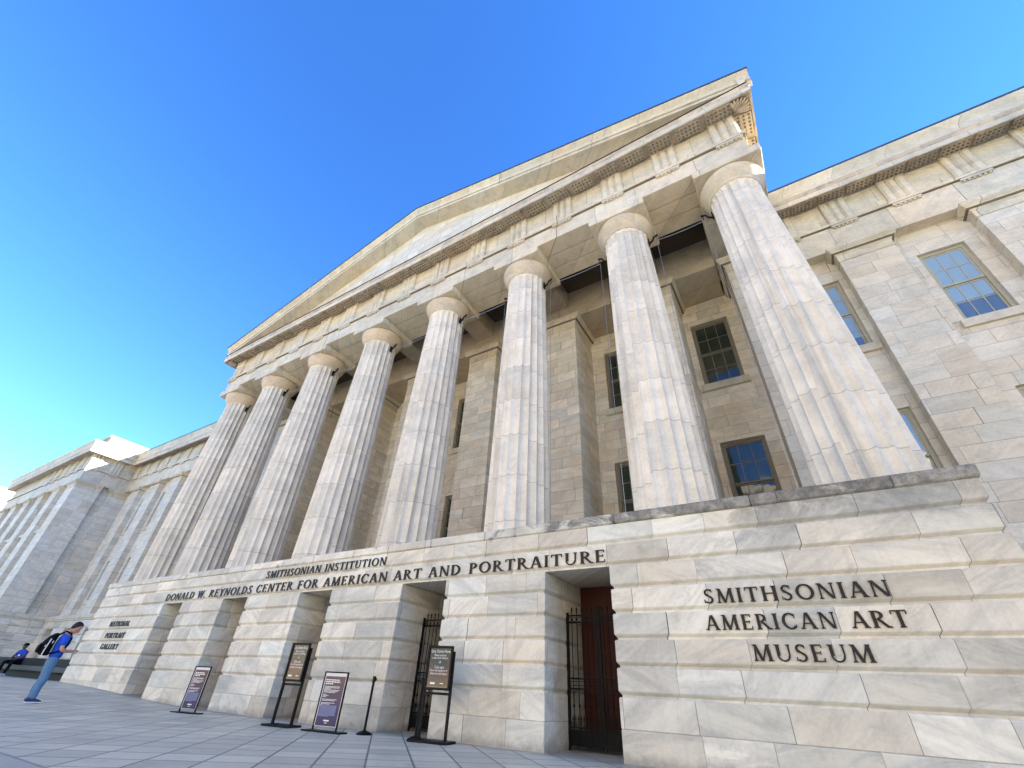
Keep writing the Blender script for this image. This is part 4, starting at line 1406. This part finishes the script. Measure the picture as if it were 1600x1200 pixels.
for s, n in ((1, 'l'), (-1, 'r')):
    qq('t' + n, (0.0, 0.095 * s, 0.78), 0.108, 'h'); qq('k' + n, (0.02, 0.105 * s, 0.49), 0.09, 't' + n)
    qq('c' + n, (-0.015, 0.11 * s, 0.30), 0.087, 'k' + n); qq('e' + n, (0.0, 0.113 * s, 0.06), 0.082, 'c' + n)
freeze(skin_obj('jeans', Q, JEANS, man))
for s in (1, -1):
    mb = MB()
    y = 0.115 * s
    prof = [(-0.10, 0.022), (-0.105, 0.07), (-0.06, 0.11), (0.02, 0.105), (0.10, 0.075), (0.175, 0.055), (0.195, 0.03), (0.19, 0.022)]
    mb.prism(prof, y - 0.045, y + 0.045)
    sh = mb.build('shoe', SHOE, man)
    bv = sh.modifiers.new('bevel', 'BEVEL'); bv.width = 0.015; bv.segments = 2
    mb = MB(); mb.bbox(-0.11, 0.20, y - 0.05, y + 0.05, 0.0, 0.024, 0.008); mb.build('sole', SOLE, sh)
# phone he looks at
mb = MB(); mb.bbox(0.355, 0.40, -0.038, 0.038, 1.13, 1.138, 0.003)
ph = mb.build('phone', M['blackmetal']); ph.location = man.location; ph.rotation_euler = man.rotation_euler; ph.scale = man.scale
tag(ph, 'small dark phone held in the standing man\'s hands', 'phone')
# backpack
bp = empty('backpack', man.location, man.rotation_euler.z); bp.scale = man.scale
tag(bp, 'black backpack with pale trim worn by the standing man', 'backpack')
blob('bag', [(-0.22, 0, 0.97, 0.07, 0.13), (-0.25, 0, 1.00, 0.115, 0.155), (-0.27, 0, 1.12, 0.135, 0.165), (-0.26, 0, 1.28, 0.125, 0.16), (-0.22, 0, 1.40, 0.095, 0.14), (-0.18, 0, 1.47, 0.06, 0.10), (-0.17, 0, 1.485, 0.03, 0.06)], BLACKC, bp)
blob('front_pocket', [(-0.38, 0, 1.02, 0.03, 0.10), (-0.385, 0, 1.06, 0.05, 0.12), (-0.39, 0, 1.18, 0.045, 0.12), (-0.37, 0, 1.25, 0.025, 0.10)], BLACKC, bp)
mb = MB()
for s in (1, -1):
    mb.tube([(-0.15, 0.10 * s, 1.44), (-0.04, 0.105 * s, 1.535), (0.07, 0.115 * s, 1.49), (0.125, 0.12 * s, 1.38), (0.12, 0.15 * s, 1.24), (0.04, 0.185 * s, 1.10), (-0.14, 0.13 * s, 1.02)], 0.020, 8)
mb.build('strap', BLACKC, bp, True)
mb = MB()
mb.tube([(-0.26, -0.162, 1.34), (-0.275, -0.168, 1.20), (-0.285, -0.168, 1.06), (-0.28, -0.15, 0.93)], 0.012, 6)
mb.build('trim', M['paper'], bp, True)
mb = MB(); mb.tube([(-0.20, -0.168, 1.30), (-0.205, -0.170, 1.24)], 0.009, 6); mb.build('buckle', M['paper'], bp, True)
mb = MB(); mb.tube([(-0.30, -0.165, 1.20), (-0.31, -0.165, 1.16)], 0.012, 6); mb.build('buckle', M['steel'], bp, True)

# --- man seated on the granite bench, faces -y
SX = -23.9
st = empty('person', (SX, 0.2, ground_z(SX)), R(25))
st.scale = (1.12, 1.0, 1.05)
tag(st, 'man in blue polo and dark cap seated on the granite bench', 'person')
J = {}
zc = 0.10
j('hip', (0, 0.30, 0.62), (0.10, 0.085), None); j('waist', (0, 0.31, 0.76), (0.10, 0.08), 'hip'); j('chest', (0, 0.27, 0.95), (0.12, 0.085), 'waist'); j('sho', (0, 0.24, 1.09), (0.095, 0.07), 'chest')
j('neck', (0, 0.215, 1.17), 0.058, 'sho'); 
for s, n in ((1, 'l'), (-1, 'r')):
    j('shj' + n, (0.18 * s, 0.24, 1.06), 0.048, 'sho'); j('elb' + n, (0.27 * s, 0.12, 0.84), 0.050, 'shj' + n)
    j('wri' + n, (0.13 * s, -0.08, 0.72), 0.034, 'elb' + n); j('palm' + n, (0.09 * s, -0.13, 0.70), 0.036, 'wri' + n)
    j('thi' + n, (0.11 * s, 0.20, 0.61), 0.07, 'hip'); j('kne' + n, (0.22 * s, -0.22, 0.60), 0.055, 'thi' + n)
    j('cal' + n, (0.20 * s, -0.24, 0.38), 0.05, 'kne' + n); j('ank' + n, (0.17 * s, -0.26, 0.10), 0.04, 'cal' + n); j('toe' + n, (0.19 * s, -0.38, 0.05), 0.03, 'ank' + n)
body2 = freeze(skin_obj('body', J, SKIND, st))
join_head(body2, [(0.128, 0, 1.528, 0.022, 0.022), (0.126, 0, 1.545, 0.058, 0.046), (0.116, 0, 1.58, 0.088, 0.062), (0.106, 0, 1.62, 0.101, 0.071), (0.100, 0, 1.66, 0.105, 0.077),
          (0.096, 0, 1.70, 0.106, 0.079), (0.091, 0, 1.74, 0.098, 0.074), (0.088, 0, 1.77, 0.076, 0.058), (0.088, 0, 1.788, 0.03, 0.025)], lambda x, y, z: (y, 0.30 - x, z - 0.365))
T = {}
tt('hem', (0, 0.31, 0.60), (0.195, 0.16), None); tt('w', (0, 0.31, 0.76), (0.185, 0.15), 'hem'); tt('c', (0, 0.27, 0.95), (0.20, 0.155), 'w'); tt('s', (0, 0.24, 1.08), (0.15, 0.12), 'c'); tt('n', (0, 0.22, 1.15), 0.07, 's')
for s, n in ((1, 'l'), (-1, 'r')):
    tt('a' + n, (0.185 * s, 0.24, 1.06), 0.082, 's'); tt('b' + n, (0.25 * s, 0.16, 0.90), 0.072, 'a' + n)
freeze(skin_obj('shirt', T, SHIRT2, st))
Q = {}
qq('wb', (0, 0.30, 0.66), (0.145, 0.13), None)
for s, n in ((1, 'l'), (-1, 'r')):
    qq('t' + n, (0.11 * s, 0.18, 0.615), 0.105, 'wb'); qq('k' + n, (0.22 * s, -0.22, 0.605), 0.082, 't' + n); qq('c' + n, (0.20 * s, -0.245, 0.36), 0.076, 'k' + n); qq('e' + n, (0.175 * s, -0.26, 0.10), 0.066, 'c' + n)
freeze(skin_obj('trousers', Q, BLACKC, st))
blob('cap', [(0, 0.21, 1.325, 0.108, 0.116), (0, 0.21, 1.35, 0.114, 0.122), (0, 0.21, 1.40, 0.105, 0.112), (0, 0.215, 1.435, 0.075, 0.08), (0, 0.215, 1.448, 0.03, 0.03)], BLACKC, st)
blob('cap_peak', [(0, 0.075, 1.322, 0.070, 0.075), (0, 0.075, 1.332, 0.075, 0.08), (0, 0.08, 1.345, 0.065, 0.07)], BLACKC, st)
mb = MB(); mb.tube([(0, 0.098, 1.285), (0, 0.075, 1.25), (0, 0.098, 1.238)], [0.010, 0.018, 0.010], 8); mb.build('nose', SKIND, st, True)
mb = MB(); mb.box(-0.03, 0.05, 0.113, 0.118, 0.86, 0.93); mb.build('badge', SOLE, st)
for s in (1, -1):
    mb = MB(); mb.bbox(0.19 * s - 0.05, 0.19 * s + 0.05, -0.46, -0.20, 0.0, 0.10, 0.03); mb.build('shoe', SOLE, st)
    fo = fingers(st, (0, 0, 0), None, s, SKIND); fo.location = (0.08 * s, -0.145, 0.70); fo.rotation_euler.z = -PI / 2
# dark bag at the left edge of the frame
bag = empty('bag', (-25.35, 0.62, ground_z(-29) + 0.52))
tag(bag, 'dark cloth bag lying on the bench left of the seated man', 'bag')
blob('sack', [(0, 0, 0.0, 0.26, 0.15), (0, 0, 0.05, 0.34, 0.19), (0.02, 0, 0.18, 0.32, 0.18), (0.05, 0, 0.30, 0.22, 0.13), (0.06, 0, 0.34, 0.12, 0.08)], BLACKC, bag)
mb = MB(); mb.tube([(-0.15, -0.05, 0.26), (-0.05, -0.07, 0.42), (0.12, -0.07, 0.44), (0.2, -0.05, 0.28)], 0.014, 8); mb.build('handle', BLACKC, bag, True)

# ================================================================== neighbouring buildings
far = empty('far_building', (-80, 0, 0))
tag(far, 'pale sunlit stone building peeking in behind the museum at the far left edge', 'building')
mb = MB(); mb.box(-50, 0, -8, 40, 0, 20.2)
mb.build('wall', M['farstone'], far)
mb = MB()
mb.sweep([(0, 40), (0, -8), (-50, -8)][::1], [(-0.4, 20.2), (0.15, 20.2), (0.35, 20.5), (0.5, 20.6), (0.5, 21.1), (-0.4, 21.1)])
mb.build('cornice', M['farstone'], far)
mb = MB()
for z in (16.2, 18.1): mb.sweep([(0, 40), (0, -8), (-50, -8)], [(-0.1, z), (0.12, z), (0.12, z + 0.18), (-0.1, z + 0.18)])
mb.build('string_course', M['farstone'], far)
# unseen office block, added across the street for window reflections and warm bounce light
op = empty('added_office_block', (0, -34, 0))
tag(op, 'pale stone office block added across the street, unseen, for reflections and bounce light', 'building')
mb = MB()
holes = []
for fx in range(-12, 13):
    for fz in range(5):
        holes.append((fx * 5.0 - 1.3, fx * 5.0 + 1.3, 1.6 + fz * 3.9, 4.0 + fz * 3.9))
holes = [(-b, -a, c, d) for a, b, c, d in holes if -b > -44]
wall_holes(mb, -45, 66, 0, 21.5, 0, holes, -0.35)
mb.box(-45, 66, -14, -0.9, 0, 21.5)
mb.build('wall', M['street'], op)  # wall of the added, unseen block
mb = MB(); mb.bbox(-45.4, 66.4, -14.4, 0.5, 21.5, 22.3, 0.1); mb.build('cornice', M['street'], op)
mb = MB()
for a, b, c, d in holes: mb.add([(a, -0.34, c), (b, -0.34, c), (b, -0.34, d), (a, -0.34, d)], [(0, 1, 2, 3)])
mb.build('added_block_glazing', M['glass'], op)
